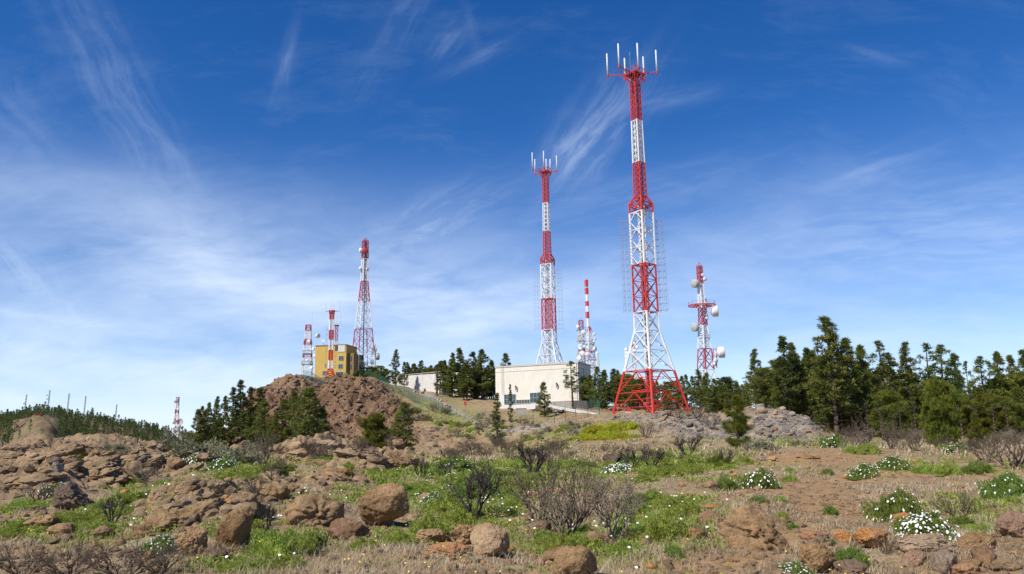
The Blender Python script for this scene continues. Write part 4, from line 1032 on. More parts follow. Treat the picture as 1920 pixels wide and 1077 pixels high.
yw(633.3, 643, 668, 676.5, 2, 1); yw(633, 642, 683, 692, 2, 1); yw(601.8, 611, 695, 703, 3, 1); yw(628, 642.5, 697.5, 706, 3, 1); yw(605.5, 608.5, 681, 688, 1, 1, frame='cream_dark')
mb = MB(); a = (648 - 645.5) * sy; mb.box(uy * a + ny * .02 + up * (zpx(640, 661, Dy) - zb_), uy * (13.5 * sy), ny * .12, up * (12.5 * sy)); link('white_panel', mb.mesh('white_panel', MAT['whitewash']), yb_)
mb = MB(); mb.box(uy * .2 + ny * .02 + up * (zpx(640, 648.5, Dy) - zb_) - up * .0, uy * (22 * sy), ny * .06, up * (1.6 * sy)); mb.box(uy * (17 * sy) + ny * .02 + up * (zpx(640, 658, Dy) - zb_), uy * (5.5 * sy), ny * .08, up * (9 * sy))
link('roof_dark_strips', mb.mesh('roof_dark_strips', MAT['dark_steel']), yb_)  # flat dark strips set on the upper wall around the white panel
mb = MB(); Hw = zpx(655, 663, Dy) - zb_
mb.box(-uy * (12.5 * sy) - ny * 1.2, uy * (12.4 * sy), -ny * 7, up * Hw); link('side_wing', mb.mesh('side_wing', MAT['dark_yellow']), yb_)  # wing is less lit; that shade is put into its wall colour
for yy in (674, 689):
    f = facade_window(yb_, -uy * (12.5 * sy) - ny * 1.2, uy, ny, 4.5 * sy, zpx(655, yy + 4, Dy) - zb_, 4.5 * sy, 8 * sy, 1, 1, frame='dark_steel')
mb = MB()
for sx_ in (.35, .65): mb.strut(-ny * 2 + uy * (wy * sx_) + up * Hy, -ny * 2 + uy * (wy * sx_) + up * (Hy + .9), .05)
mb.strut(-ny * 2 + uy * wy * .35 + up * (Hy + .9), -ny * 2 + uy * wy * .65 + up * (Hy + .9), .04); link('roof_rail', mb.mesh('roof_rail', MAT['steel']), yb_)
td = thing('roof_dish', pt(606, 640, Dy + 3), 'small white dish on the yellow building roof', 'dish')
dish(td, pt(606, 638.5, Dy + 3), (0.1, -1, .1), .5, MAT['dish'], name='reflector'); mb = MB(); mb.strut((0, .4, -1.2), (0, .4, .2), .06); link('mount', mb.mesh('mount', MAT['steel']), td)

# --- long low white building behind the pines
A_, B_ = pt(725, 726, 246), pt(882, 742, 222)
z1a, z2a = zpx(725, 707, 246), zpx(882, 719, 222)
wbt = thing('white_building', Vector((A_.x, A_.y, A_.z)), 'long low white building half hidden behind the pines', 'building')
d = B_ - A_; d.z = 0; n_p = 11
bk = Vector((-d.y, d.x, 0)).normalized() * 6
if bk.y < 0: bk = -bk
for k in range(n_p):
    mb = MB(); p = d * (k / n_p)
    mb.box(p - up * 4, d / n_p * (.985), bk, up * (4 + z1a - A_.z - .6 * k / n_p)); link('wall_panel', mb.mesh('wall_panel', MAT['whitewash']), wbt)
mb = MB(); mb.box(-d * .005 - bk * .03 + up * (z1a - A_.z), d * 1.0, bk * 1.06, up * .22); link('roof', mb.mesh('roof', MAT['concrete']), wbt)
# --- low wall below the small splayed tower
wl = [pt(600, 712, 222), pt(618, 713, 220), pt(636, 712, 221)]
strip_wall('stone_wall', wl, .2, .5, 'concrete', 'low stone wall below the foot of the small splayed tower', 'wall', base_below=1.6)
# --- red sign and red hut
sg = pt(872.5, 765, 170); g = gz(sg.x, sg.y)
st = thing('red_sign', Vector((sg.x, sg.y, g)), 'small plain red sign on the fence below the white building', 'sign')
mb = MB(); zz = zpx(872, 757, 170) - g; mb.strut((0, 0, -.3), (0, 0, zz), .05); link('post', mb.mesh('post', MAT['steel']), st)
mb = MB(); mb.box((-.28, -.06, zz - .35), (.56, 0, 0), (0, -.04, 0), (0, 0, .75)); link('board', mb.mesh('board', MAT['sign_red']), st)
hp_ = pt(74, 784, 452); g = gz(hp_.x, hp_.y)
ht = thing('red_hut', Vector((hp_.x, hp_.y, g + .4)), 'tiny red hut on the bare far knoll', 'hut')
mb = MB(); mb.box((-1.5, -1.2, -1), (2.6, 0, 0), (0, 2.4, 0), up * 3.3); link('wall', mb.mesh('wall', MAT['sign_red']), ht)
mb = MB(); mb.box((-1.7, -1.4, 2.3), (3.4, 0, 0), (0, 2.8, 0), up * .25); link('roof', mb.mesh('roof', MAT['dark_steel']), ht)
# equipment box and white pots at the foot of the main tower
eq = pt(1178, 771, 147); eq.z = gz(eq.x, eq.y)
te_ = thing('equipment_box', eq, 'orange equipment box inside the foot of the tallest tower', 'box')
mb = MB(); mb.box((-.4, -.3, .5), (.8, 0, 0), (0, .6, 0), up * .7); link('case', mb.mesh('case', MAT['red']), te_)
mb = MB(); mb.box((-.5, -.35, -.3), (.95, 0, 0), (0, .7, 0), up * .8); link('plinth', mb.mesh('plinth', MAT['whitewash']), te_)

# ============================================================ fences
def fence(pts_, h, step, label, group=None, mat='green_metal', wires=7, post_r=.035, mesh_r=.008, vstep=.35):
    """posts are parts one by one; the mesh between them is one part"""
    t = thing('mesh_fence', pts_[0], label, 'fence', group); o = Vector(pts_[0])
    segs = []; carry = 0
    P = []
    for a, b in zip(pts_[:-1], pts_[1:]):
        L = math.hypot(b.x - a.x, b.y - a.y); n_ = max(1, round(L / step))
        for i in range(n_): P.append(a.lerp(b, i / n_))
    P.append(pts_[-1])
    P = [Vector((p.x, p.y, gz(p.x, p.y))) for p in P]
    pm = MB(); pm.strut((0, 0, -.5), (0, 0, h + .05), post_r); me = pm.mesh('post', MAT[mat])
    for p in P:
        q = link('post', me, t); q.location = p - o
    mb = MB()
    for a, b in zip(P[:-1], P[1:]):
        for k in range(wires):
            zz = up * (.08 + (h - .1) * k / (wires - 1)); mb.strut(a - o + zz, b - o + zz, mesh_r, 3)
        L = (b - a).length; m = max(1, int(L / vstep))
        for k in range(1, m): mb.strut((a.lerp(b, k / m)) - o, (a.lerp(b, k / m)) - o + up * h, mesh_r, 3)
    link('wire_mesh', mb.mesh('wire_mesh', MAT[mat]), t); return t


def line(ps): return [col_at(x, D) for x, D in ps]
fence(line([(566, 190), (580, 190), (598, 192), (616, 196), (634, 199), (650, 201)]), 2.2, 2.2, 'green mesh fence dipping across the hilltop below the yellow building', wires=12, mesh_r=.022, vstep=.2)
fence(line([(672, 202), (690, 204), (712, 203), (735, 197), (765, 190), (800, 180), (830, 172)]), 2.2, 2.2, 'green mesh fence running down the hill past the white building', wires=10, mesh_r=.016, vstep=.25)
fence(line([(830, 172), (870, 166), (905, 158), (930, 150)]), 2.0, 2.4, 'faint green mesh fence on the slope with the red sign', mesh_r=.007, vstep=.5)
fence([pt(962, 806, 128), pt(1000, 803, 128), pt(1040, 798, 130), pt(1080, 793, 134), pt(1125, 788, 138)], 2.6, 3.1, 'green post and mesh fence below the white ramp', mesh_r=.007, vstep=.6, wires=5, post_r=.05)
fence(line([(1125, 160), (1108, 175), (1135, 196), (1200, 200), (1300, 185), (1400, 175)]), 2.4, 3.0, 'dark green fence between the tallest tower and the pines', mesh_r=.012, vstep=.5)

# ============================================================ rocks
bm = bmesh.new(); bmesh.ops.create_icosphere(bm, subdivisions=5, radius=1); ICO5 = (np.array([v.co[:] for v in bm.verts]), np.array([[v.index for v in f.verts] for f in bm.faces])); bm.free()
bm = bmesh.new(); bmesh.ops.create_icosphere(bm, subdivisions=4, radius=1); ICO4 = (np.array([v.co[:] for v in bm.verts]), np.array([[v.index for v in f.verts] for f in bm.faces])); bm.free()
bm = bmesh.new(); bmesh.ops.create_icosphere(bm, subdivisions=3, radius=1); ICO3 = (np.array([v.co[:] for v in bm.verts]), np.array([[v.index for v in f.verts] for f in bm.faces])); bm.free()
bm = bmesh.new(); bmesh.ops.create_icosphere(bm, subdivisions=1, radius=1); ICO1 = (np.array([v.co[:] for v in bm.verts]), np.array([[v.index for v in f.verts] for f in bm.faces])); bm.free()


def rock_shape(ico, seed, planes=9, rough=.10, round_=.25):
    V = ico[0].copy(); r_ = np.random.RandomState(seed)
    R = np.ones(len(V)) * 1.3
    for k in range(planes):
        d = r_.normal(size=3); d /= np.linalg.norm(d); off = r_.uniform(.62, .95)
        dt = V @ d; lim = np.where(dt > .08, off / np.maximum(dt, .08), 9); R = np.minimum(R, lim)
    R = R * (1 - round_) + round_ * .9
    n = fbm(V[:, 0] * 1.6 + seed, V[:, 1] * 1.6, V[:, 2] * 1.6 + 3.3, 5, seed, .58) * rough
    n += np.abs(fbm(V[:, 0] * 4 + seed, V[:, 1] * 4, V[:, 2] * 4 + 1.3, 3, seed + 5)) * rough * .5
    n += fbm(V[:, 0] * 9 + seed, V[:, 1] * 9, V[:, 2] * 9 + 2.3, 3, seed + 9) * rough * .42
    n -= rough * 1.5 * np.maximum(0, ridged(V[:, 0] * 1.7 + seed, V[:, 1] * 1.7 + V[:, 2] * 2.4, 2, seed + 3) - .75)
    V = V * (R + n)[:, None]
    lo, hi = V.min(0), V.max(0); V = (V - (lo + hi) / 2) / (hi - lo)    # unit box centred
    return V


def rock_mesh(name, ico, seed, mat, smooth=True, **k):
    return fast_mesh(name, rock_shape(ico, seed, **k), 3, ico[1], mat, smooth)


def boulder(px, pyb, w, h, label, mat='rock', seed=1, depth=.8, tilt=(0, 0, 0), sink=.12, lift=0, group=None, dm=None, name='boulder', **k):
    """w,h in photograph pixels, pyb the row where it meets the ground"""
    p = hit(px, pyb, 7, 400) if dm is None else col_at(px, dm); s = mpp(p)
    o = link(name, rock_mesh(name, ICO5 if w > 60 else ICO4, seed, MAT[mat], **k))
    W_, H_ = w * s, h * s
    o.scale = (W_, max(W_ * depth, H_ * .8), H_ * (1 + sink)); o.rotation_euler = tuple(math.radians(a) for a in tilt)
    o.location = p + Vector((0, W_ * depth * .35, H_ * (.5 - sink * .5) + lift * s))
    return tag(o, label, 'boulder' if w > 30 else 'rock', group)


B = [(717, 990, 98, 80, 'largest rounded brown boulder, flat-faced, with a dark hollow beneath it', 'rock', 3, .62, (14, 8, 0), .02),
     (578, 988, 112, 68, 'broken brown rock slab left of the largest rounded boulder', 'rock', 5, .9, (0, 10, 25), .22),
     (648, 1014, 82, 44, 'low rounded brown rock at the foot of the largest boulder', 'rock_dark', 9, .8, (0, 0, 10), .2),
     (430, 1028, 74, 72, 'round brown boulder beside the rocky ledge at lower left', 'rock', 11, .9, (0, 0, 40), .1),
     (352, 1046, 66, 62, 'jagged brown boulder leaning on the lower left ledge', 'rock', 12, .9, (10, -14, 0), .1),
     (402, 1058, 50, 34, 'shaded brown rock wedged between two boulders at lower left', 'rock_dark', 13, .8, (0, 0, 0), .1),
     (122, 958, 78, 56, 'dark brown block with a black shaded side at far left', 'rock_dark', 15, .9, (0, 22, 20), .12),
     (918, 1043, 78, 58, 'pale tan smooth boulder below the burnt bush', 'rock_tan', 17, .9, (0, 10, 0), .12),
     (876, 1025, 62, 46, 'dark red brown rock tucked behind the pale tan boulder', 'rock', 19, .8, (0, -10, 0), .15),
     (1080, 1090, 88, 60, 'bulbous brown boulder cut by the bottom edge of the view', 'rock', 21, .9, (0, 0, 0), .1),
     (1046, 1058, 56, 34, 'small rounded brown rock behind the bottom edge boulder', 'rock', 22, .9, (0, 0, 0), .15),
     (1425, 1035, 140, 92, 'large slanting brown rock beside the bare path', 'rock', 25, .8, (0, 22, -12), .15),
     (1540, 1078, 66, 68, 'pointed brown rock standing at the edge of the path', 'rock', 27, .8, (0, -22, 20), .1),
     (1607, 1092, 62, 46, 'smooth grey brown rock at the bottom beside the pointed rock', 'rock_dark', 28, .9, (0, 0, 0), .1),
     (1648, 1028, 66, 40, 'flat-topped orange block below the flowering bushes', 'rock_orange', 29, .8, (0, 4, 10), .1),
     (1718, 1062, 56, 32, 'low orange stone near the bottom right', 'rock_orange', 30, .8, (0, 0, 5), .1),
     (1697, 992, 38, 34, 'tan split stone left of the thickest daisy bush', 'rock_orange', 31, .8, (0, 20, 0), .1),
     (1722, 975, 20, 20, 'small bright orange stone above the thickest daisy bush', 'rock_orange', 32, .8, (0, -20, 0), .1),
     (1908, 1010, 62, 50, 'orange wedge-shaped rock at the right edge', 'rock_orange', 33, .9, (0, 26, 0), .1),
     (1785, 1082, 60, 50, 'pale pointed boulder at the bottom right', 'rock_tan', 34, .9, (0, -12, 0), .1),
     (1860, 1068, 44, 50, 'dark tilted rock with a hollow at the bottom right', 'rock_dark', 35, .9, (0, 20, 20), .1),
     (1832, 1074, 50, 26, 'flat grey brown rock between the two bottom right boulders', 'rock', 36, .9, (0, 0, 0), .1),
     (1750, 1036, 110, 34, 'long low buried rock below the thickest daisy bush', 'rock_tan', 37, .6, (0, 3, 0), .3),
     (1840, 1030, 80, 34, 'low buried brown rock left of the orange wedge', 'rock', 38, .6, (0, 0, 0), .3),
     (1895, 1072, 50, 26, 'brown stone in the bottom right corner', 'rock', 39, .9, (0, 0, 0), .1),
     (1815, 1086, 50, 30, 'orange stone on the bottom edge at the right', 'rock_orange', 60, .9, (0, 0, 0), .1),
     (1590, 1018, 46, 26, 'flat orange slab lying in the path', 'rock_orange', 40, .9, (0, 0, 0), .5),
     (1530, 1012, 60, 16, 'low orange ledge across the path', 'rock_orange', 41, .7, (0, 0, 0), .4),
     (323, 886, 36, 32, 'tilted grey brown block beside the left daisy bush', 'rock', 42, .9, (0, -24, 10), .1),
     (264, 880, 22, 14, 'pale grey stone on the left outcrop', 'rock_grey', 43, .9, (0, 0, 0), .1),
     (103, 904, 22, 26, 'pale pointed stone at the foot of the left outcrop', 'rock_grey', 44, .9, (0, 15, 0), .1),
     (96, 873, 30, 18, 'dark-sided block on the left outcrop', 'rock_dark', 45, .9, (0, 10, 0), .1),
     (134, 874, 30, 14, 'flat dark slab on the left outcrop', 'rock', 46, .9, (0, 4, 0), .1),
     (620, 894, 24, 18, 'first of three orange brown stones in a row', 'rock_orange', 47, .9, (0, 0, 0), .1),
     (646, 900, 30, 18, 'middle of three orange brown stones in a row', 'rock', 48, .9, (0, 10, 0), .1),
     (673, 908, 32, 17, 'last of three orange brown stones in a row', 'rock_orange', 49, .9, (0, 10, 0), .1),
     (1150, 872, 40, 24, 'crumbly dark red rock among the burnt bushes', 'rock_dark', 50, .9, (0, 0, 0), .1),
     (1449, 866, 18, 12, 'bright orange stone on the bare ground below the dark young pine', 'rock_orange', 51, .9, (0, 0, 0), .1),
     (1431, 865, 18, 10, 'pale grey stone touching the bright orange stone', 'rock_grey', 52, .9, (0, 0, 0), .1),
     (1520, 861, 50, 8, 'long low brown ledge on the bare ground', 'rock', 53, .7, (0, 0, 0), .3),
     (1332, 918, 34, 18, 'orange brown stone between the green mounds', 'rock_orange', 54, .9, (0, 0, 0), .2),
     (1340, 958, 40, 12, 'flat pale orange slab above the slanting rock', 'rock_orange', 55, .9, (0, -6, 0), .2),
     (1335, 985, 50, 26, 'dark low stone left of the slanting rock', 'rock_dark', 56, .9, (0, 0, 0), .2),
     (1310, 1020, 48, 34, 'brown stone with dry stalks left of the slanting rock', 'rock', 57, .9, (0, 0, 0), .15),
     (60, 998, 70, 34, 'brown rock among green herbs at the lower left', 'rock', 58, .9, (0, 0, 0), .15),
     (110, 1008, 60, 28, 'rounded brown rock right of the herbs at the lower left', 'rock', 59, .9, (0, 0, 0), .15),
     (180, 1010, 50, 26, 'brown stone below the long green patch at left', 'rock', 61, .9, (0, 0, 0), .15),
     (140, 982, 26, 14, 'dark rounded stone in the left green patch', 'rock_dark', 62, .9, (0, 0, 0), .15),
     (810, 1020, 70, 30, 'low rust brown rock behind the grass near the bottom centre', 'rock', 63, .9, (0, 0, 0), .25),
     (835, 1040, 90, 22, 'flat rust brown ledge near the bottom centre', 'rock_orange', 64, .7, (0, 0, 0), .35),
     (1010, 1002, 50, 26, 'dark flat stone under the pale bushes', 'rock_dark', 65, .9, (0, 0, 0), .2),
     (1125, 1030, 60, 34, 'sloping red brown slab right of the pale bushes', 'rock_orange', 66, .9, (0, 20, 0), .3),
     (300, 1000, 90, 40, 'brown ledge block beside the dead branches at lower left', 'rock', 67, .9, (0, 6, 30), .2),
     (265, 1010, 60, 30, 'buried brown rock below the ledge at lower left', 'rock', 68, .9, (0, 6, 30), .3),
     (1000, 935, 40, 16, 'low reddish stone behind the dark bush', 'rock_orange', 69, .9, (0, 0, 0), .3),
     (800, 940, 40, 18, 'brown stone in the green right of the largest boulder', 'rock', 70, .9, (0, 0, 0), .3),
     (490, 940, 90, 36, 'long weathered brown rock above the round boulder', 'rock', 71, .7, (0, 4, -10), .25),
     (1470, 905, 24, 14, 'small brown stone beside the path-side green mound', 'rock', 72, .9, (0, 0, 0), .2),
     (600, 850, 90, 24, 'long tan outcrop block on the crest', 'rock_tan', 73, .6, (0, 0, 0), .3),
     (560, 848, 60, 22, 'tan outcrop block at the left end of the crest', 'rock_tan', 74, .6, (0, -5, 0), .3),
     (665, 862, 90, 22, 'weathered tan outcrop right of the crest', 'rock_tan', 75, .6, (0, 6, 0), .3),
     (745, 880, 80, 18, 'rust brown outcrop below the round pine', 'rock', 98, .6, (0, 4, 0), .35),
     ]
for i, (px, pyb, w, h, lab, m, seed, dp, tilt, sink) in enumerate(B):
    if m == 'rock' and w > 55: m = 'rock_warm'
    boulder(px, pyb, w, h * (1 if i in (0, 3, 7, 9, 18) else .86), lab, m, seed, dp, tilt, sink + (.1 if i else 0), lift=(3 if i == 0 else 0), round_=.35 if i in (0, 3, 7, 9, 13) else .06, planes=9 if i in (0, 3) else 15, rough=.07 if i in (0, 3, 7, 9) else .13)

STONES = {m: [rock_mesh('stone', ICO3, 200 + k * 7 + len(m), MAT[m], planes=10, rough=.08) for k in range(4)] for m in ('rock', 'rock_orange', 'rock_tan', 'rock_dark', 'rock_grey')}


def near_of(px, py):
    """describes where on the ground a herb stands by naming the nearest landmark"""
    L = [(717, 950, 'the largest boulder'), (890, 940, 'the burnt bush'), (1060, 960, 'the pale bushes'), (1430, 990, 'the slanting rock'), (1750, 990, 'the thickest daisy bush'), (575, 950, 'the broken slab'), (430, 1000, 'the round boulder'), (125, 935, 'the dark block'),
         (1427, 900, 'the path bend daisies'), (1625, 830, 'the forest edge'), (1290, 840, 'the small burnt shrub'), (380, 870, 'the left daisies'), (1900, 910, 'the right edge bush'), (1545, 1050, 'the pointed rock'), (180, 1040, 'the dead branches'), (918, 1020, 'the pale tan boulder'), (600, 840, 'the crest outcrop'), (1190, 850, 'the twin burnt shrubs')]
    L.sort(key=lambda q: (q[0] - px) ** 2 + ((q[1] - py) * 2) ** 2); q = L[0]
    rel = 'left of' if px < q[0] - 28 else 'right of' if px > q[0] + 28 else 'behind' if py < q[1] else 'in front of'
    return f'{rel} {q[2]}'


def stones(n, region, size, mats, label, group, dmin=8, dmax=200, mask=None, name='stone', cat='stone'):
    x0, x1, y0, y1 = region; k = 0; tries = 0
    while k < n and tries < n * 20:
        tries += 1
        px, py = rnd.uniform(x0, x1), rnd.uniform(y0, y1)
        p = hit(px, py, dmin, dmax)
        if math.hypot(p.x, p.y) >= dmax - 1: continue
        if mask is not None and maskv(mask, np.array([p.x]), np.array([p.y]))[0] < rnd.random(): continue
        me = rnd.choice(STONES[rnd.choice(mats)]); s = rnd.uniform(*size) * rnd.uniform(.6, 1.0) * mpp(p)
        o = link(name, me); hh = rnd.uniform(.45, .8)
        o.scale = (s, s * rnd.uniform(.7, 1), s * hh); o.rotation_euler = (rnd.uniform(-.3, .3), rnd.uniform(-.3, .3), rnd.uniform(0, 6.28))
        o.location = p + up * s * hh * .25; tag(o, label + ' ' + near_of(px, py) if py > 850 else f"{label}, {('left', 'middle', 'right')[min(2, int(3 * (px - x0) / (x1 - x0)))]} {'upper' if py < (y0 + y1) / 2 else 'lower'} part", cat, group); k += 1


stones(30, (1190, 1560, 775, 832), (9, 22), ['rock_grey', 'rock_grey', 'rock', 'rock_dark'], 'grey stone heaped on the rubble mound', 'stones of the grey rubble mound', 60, 130, m_grey)
stones(18, (1380, 1560, 768, 800), (10, 24), ['rock_grey', 'rock_tan'], 'pale stone on the crest of the right rubble mound', 'stones on the crest of the right rubble mound', 60, 130, m_grey)
stones(16, (930, 1250, 778, 832), (7, 16), ['rock', 'rock_grey', 'rock_dark'], 'stone on the green slope below the white ramp', 'stones on the slope below the ramp', 60, 150)
stones(20, (10, 380, 840, 905), (10, 26), ['rock', 'rock_dark', 'rock_tan'], 'loose stone on the left rocky outcrop', 'loose stones on the left outcrop', 20, 80)
stones(70, (1250, 1915, 860, 1077), (7, 22), ['rock_orange', 'rock', 'rock_tan'], 'small stone', 'small stones around the path', 8, 50)
stones(48, (0, 700, 900, 1077), (10, 30), ['rock', 'rock_dark', 'rock_orange'], 'small brown stone', 'small stones of the lower left slope', 8, 40)
stones(44, (700, 1300, 900, 1077), (9, 28), ['rock_orange', 'rock'], 'small rust brown stone', 'small stones in the central dry grass', 8, 40)
stones(18, (740, 930, 790, 850), (6, 14), ['rock', 'rock_dark'], 'brown rock jutting from the hill slope', 'rocks jutting from the hill slope', 120, 215, m_cliff)

def slabs(n, region, size, mats, what, group, dmin, dmax, mask, tilt, name='rock_slab', flat=(.34, .6), emb=-.14):
    x0, x1, y0, y1 = region; k = 0; tries = 0
    while k < n and tries < n * 30:
        tries += 1; px, py = rnd.uniform(x0, x1), rnd.uniform(y0, y1); p = hit(px, py, dmin, dmax)
        if math.hypot(p.x, p.y) >= dmax - 1 or maskv(mask, np.array([p.x]), np.array([p.y]))[0] < .4: continue
        s = rnd.uniform(*size) * mpp(p); hh = rnd.uniform(*flat); o = link(name, rnd.choice(SLAB[rnd.choice(mats)]))
        o.scale = (s, s * rnd.uniform(.6, 1.0), s * hh); o.rotation_euler = (math.radians(tilt[0] + rnd.uniform(-10, 10)), math.radians(tilt[1] + rnd.uniform(-12, 12)), rnd.uniform(-.7, .7))
        o.location = p + up * s * hh * emb; tag(o, what(px, py, s / mpp(p)), 'rock', group); k += 1


SLAB = {m: [rock_mesh('rock_slab', ICO4, 400 + k * 11 + len(m), MAT[m], planes=16, rough=.12, round_=.0) for k in range(4)] for m in ('ledge', 'cliff_rock')}
def third(v, a, b, names): return names[min(2, max(0, int(3 * (v - a) / (b - a))))]
slabs(52, (-5, 400, 832, 925), (22, 70), ['ledge'], lambda x, y, w: f"{'broad' if w > 42 else 'narrow'} brown ledge on the {third(x, 0, 400, ('left', 'middle', 'right'))} {third(y, 832, 925, ('crest', 'face', 'foot'))} of the left outcrop", 'ledges of the left outcrop', 24, 75, m_rock, (6, -8), flat=(.26, .45), emb=-.2)
slabs(34, (500, 800, 832, 905), (20, 55), ['ledge'], lambda x, y, w: f"{'broad' if w > 38 else 'narrow'} brown ledge on the {third(x, 500, 800, ('left', 'middle', 'right'))} part of the central rock crest", 'ledges of the central rock crest', 24, 70, m_rock, (6, 8))
slabs(30, (230, 560, 915, 1030), (30, 85), ['ledge'], lambda x, y, w: f"{'broad' if w > 55 else 'narrow'} brown ledge in the {third(x, 230, 560, ('left', 'middle', 'right'))} of the lower left rock mass", 'ledges of the lower left rock mass', 11, 36, m_rock, (10, -10))
slabs(70, (440, 930, 715, 845), (8, 19), ['cliff_rock'], lambda x, y, w: f"{'large' if w > 13 else 'small'} angular block on the {third(x, 440, 930, ('left', 'middle', 'right'))} {third(y, 715, 845, ('top', 'face', 'foot'))} of the rocky hill", 'angular blocks of the rocky hill', 110, 212, m_cliff, (30, -18), name='rock_block', flat=(.4, .75), emb=-.16)

stones(30, (700, 1010, 705, 812), (5, 12), ['rock_grey', 'rock_tan'], 'pale stone lining the track down the hill', 'stones lining the track', 100, 235, m_track)

# rubble nobody could count
def rubble(name, n, mask, dmin, dmax, smin, smax, mat, pxr, seed):
    r_ = np.random.RandomState(seed); V0, F0 = ICO1
    a0, a1 = az_of(pxr[0]), az_of(pxr[1])
    az = r_.uniform(a0, a1, n * 6); d = np.sqrt(r_.uniform(dmin ** 2, dmax ** 2, n * 6)) if dmax / dmin < 3 else np.exp(r_.uniform(math.log(dmin), math.log(dmax), n * 6))
    x, y = d * np.sin(az), d * np.cos(az)
    keep = maskv(mask, x, y) > r_.uniform(0, 1, len(x)); x, y, d = x[keep][:n], y[keep][:n], d[keep][:n]; m = len(x)
    z = gzv(x, y); s = (smin + (smax - smin) * r_.uniform(0, 1, m) ** 2.2)
    V = V0[None] * (1 + r_.uniform(-.25, .25, (m, len(V0), 1))) * np.stack([s, s * r_.uniform(.7, 1, m), s * r_.uniform(.4, .8, m)], -1)[:, None, :]
    th = r_.uniform(0, 6.28, m); c, sn = np.cos(th)[:, None], np.sin(th)[:, None]
    Vx = V[..., 0] * c - V[..., 1] * sn; Vy = V[..., 0] * sn + V[..., 1] * c
    V = np.stack([Vx + x[:, None], Vy + y[:, None], V[..., 2] + z[:, None]], -1).reshape(-1, 3)
    idx = (F0[None] + (np.arange(m) * len(V0))[:, None, None]).reshape(-1, 3)
    return link(name, fast_mesh(name, V, 3, idx, mat, False))


one = np.ones_like(Z)
tag(rubble('rubble', 4000, m_grey ** 1.5, 62, 125, .05, .38, MAT['rock_grey'], (1150, 1600), 1), 'grey rubble covering the mounds before the pines', 'rubble', kind='stuff')
tag(rubble('rubble', 6000, m_cliff, 100, 215, .10, .75, MAT['rock_dark'], (430, 960), 2), 'brown rubble scattered down the rocky hill', 'rubble', kind='stuff')
tag(rubble('gravel', 13000, np.clip(.35 + m_path * .4 + m_rock * .3, 0, 1), 8, 60, .012, .10, MAT['rock'], (-60, 1980), 3), 'orange brown gravel lying over the near ground', 'gravel', kind='stuff')
tag(rubble('rubble', 6500, m_rock, 9, 78, .03, .24, MAT['ledge'], (-60, 900), 6), 'brown broken stone littering the rocky outcrops', 'rubble', kind='stuff')
tag(rubble('rubble', 2600, np.clip(.6 - m_green, .1, 1), 8, 22, .015, .11, MAT['rock_warm'], (-60, 1980), 7), 'brown stones strewn over the nearest ground', 'rubble', kind='stuff')
tag(rubble('rubble', 2400, np.clip(m_green * .4 + .25, 0, 1) * (DD > 60) * (DD < 180), 60, 175, .08, .38, MAT['rock'], (700, 1250), 4), 'brown stones strewn over the central slope', 'rubble', kind='stuff')

# ============================================================ vegetation builders
def tube_chain(mb, pts_, r0, r1, n=5):
    k = len(pts_) - 1
    for i in range(k): mb.strut(pts_[i], pts_[i + 1], r0 + (r1 - r0) * i / k, n, r0 + (r1 - r0) * (i + 1) / k)


def needle_tris(centres, radii, per, r_, length=.36, width=.05, upb=.35):
    """tufts: thin triangles radiating from points around each centre"""
    C = np.repeat(np.asarray(centres), per, 0); R = np.repeat(np.asarray(radii), per)
    m = len(C); d = r_.normal(size=(m, 3)); d /= np.linalg.norm(d, axis=1)[:, None]
    d[:, 2] = d[:, 2] * .75 + upb * .5; d /= np.linalg.norm(d, axis=1)[:, None]
    base = C + d * (R * r_.uniform(.15, .75, m))[:, None] * np.array([1, 1, .75])
    dd = d + r_.normal(size=(m, 3)) * .45; dd[:, 2] += upb; dd /= np.linalg.norm(dd, axis=1)[:, None]
    tip = base + dd * (length * r_.uniform(.6, 1.25, m))[:, None]
    s = np.cross(dd, r_.normal(size=(m, 3))); s /= np.linalg.norm(s, axis=1)[:, None]
    s *= (width * r_.uniform(.7, 1.3, m))[:, None]
    V = np.stack([base - s, base + s, tip], 1).reshape(-1, 3)
    return V


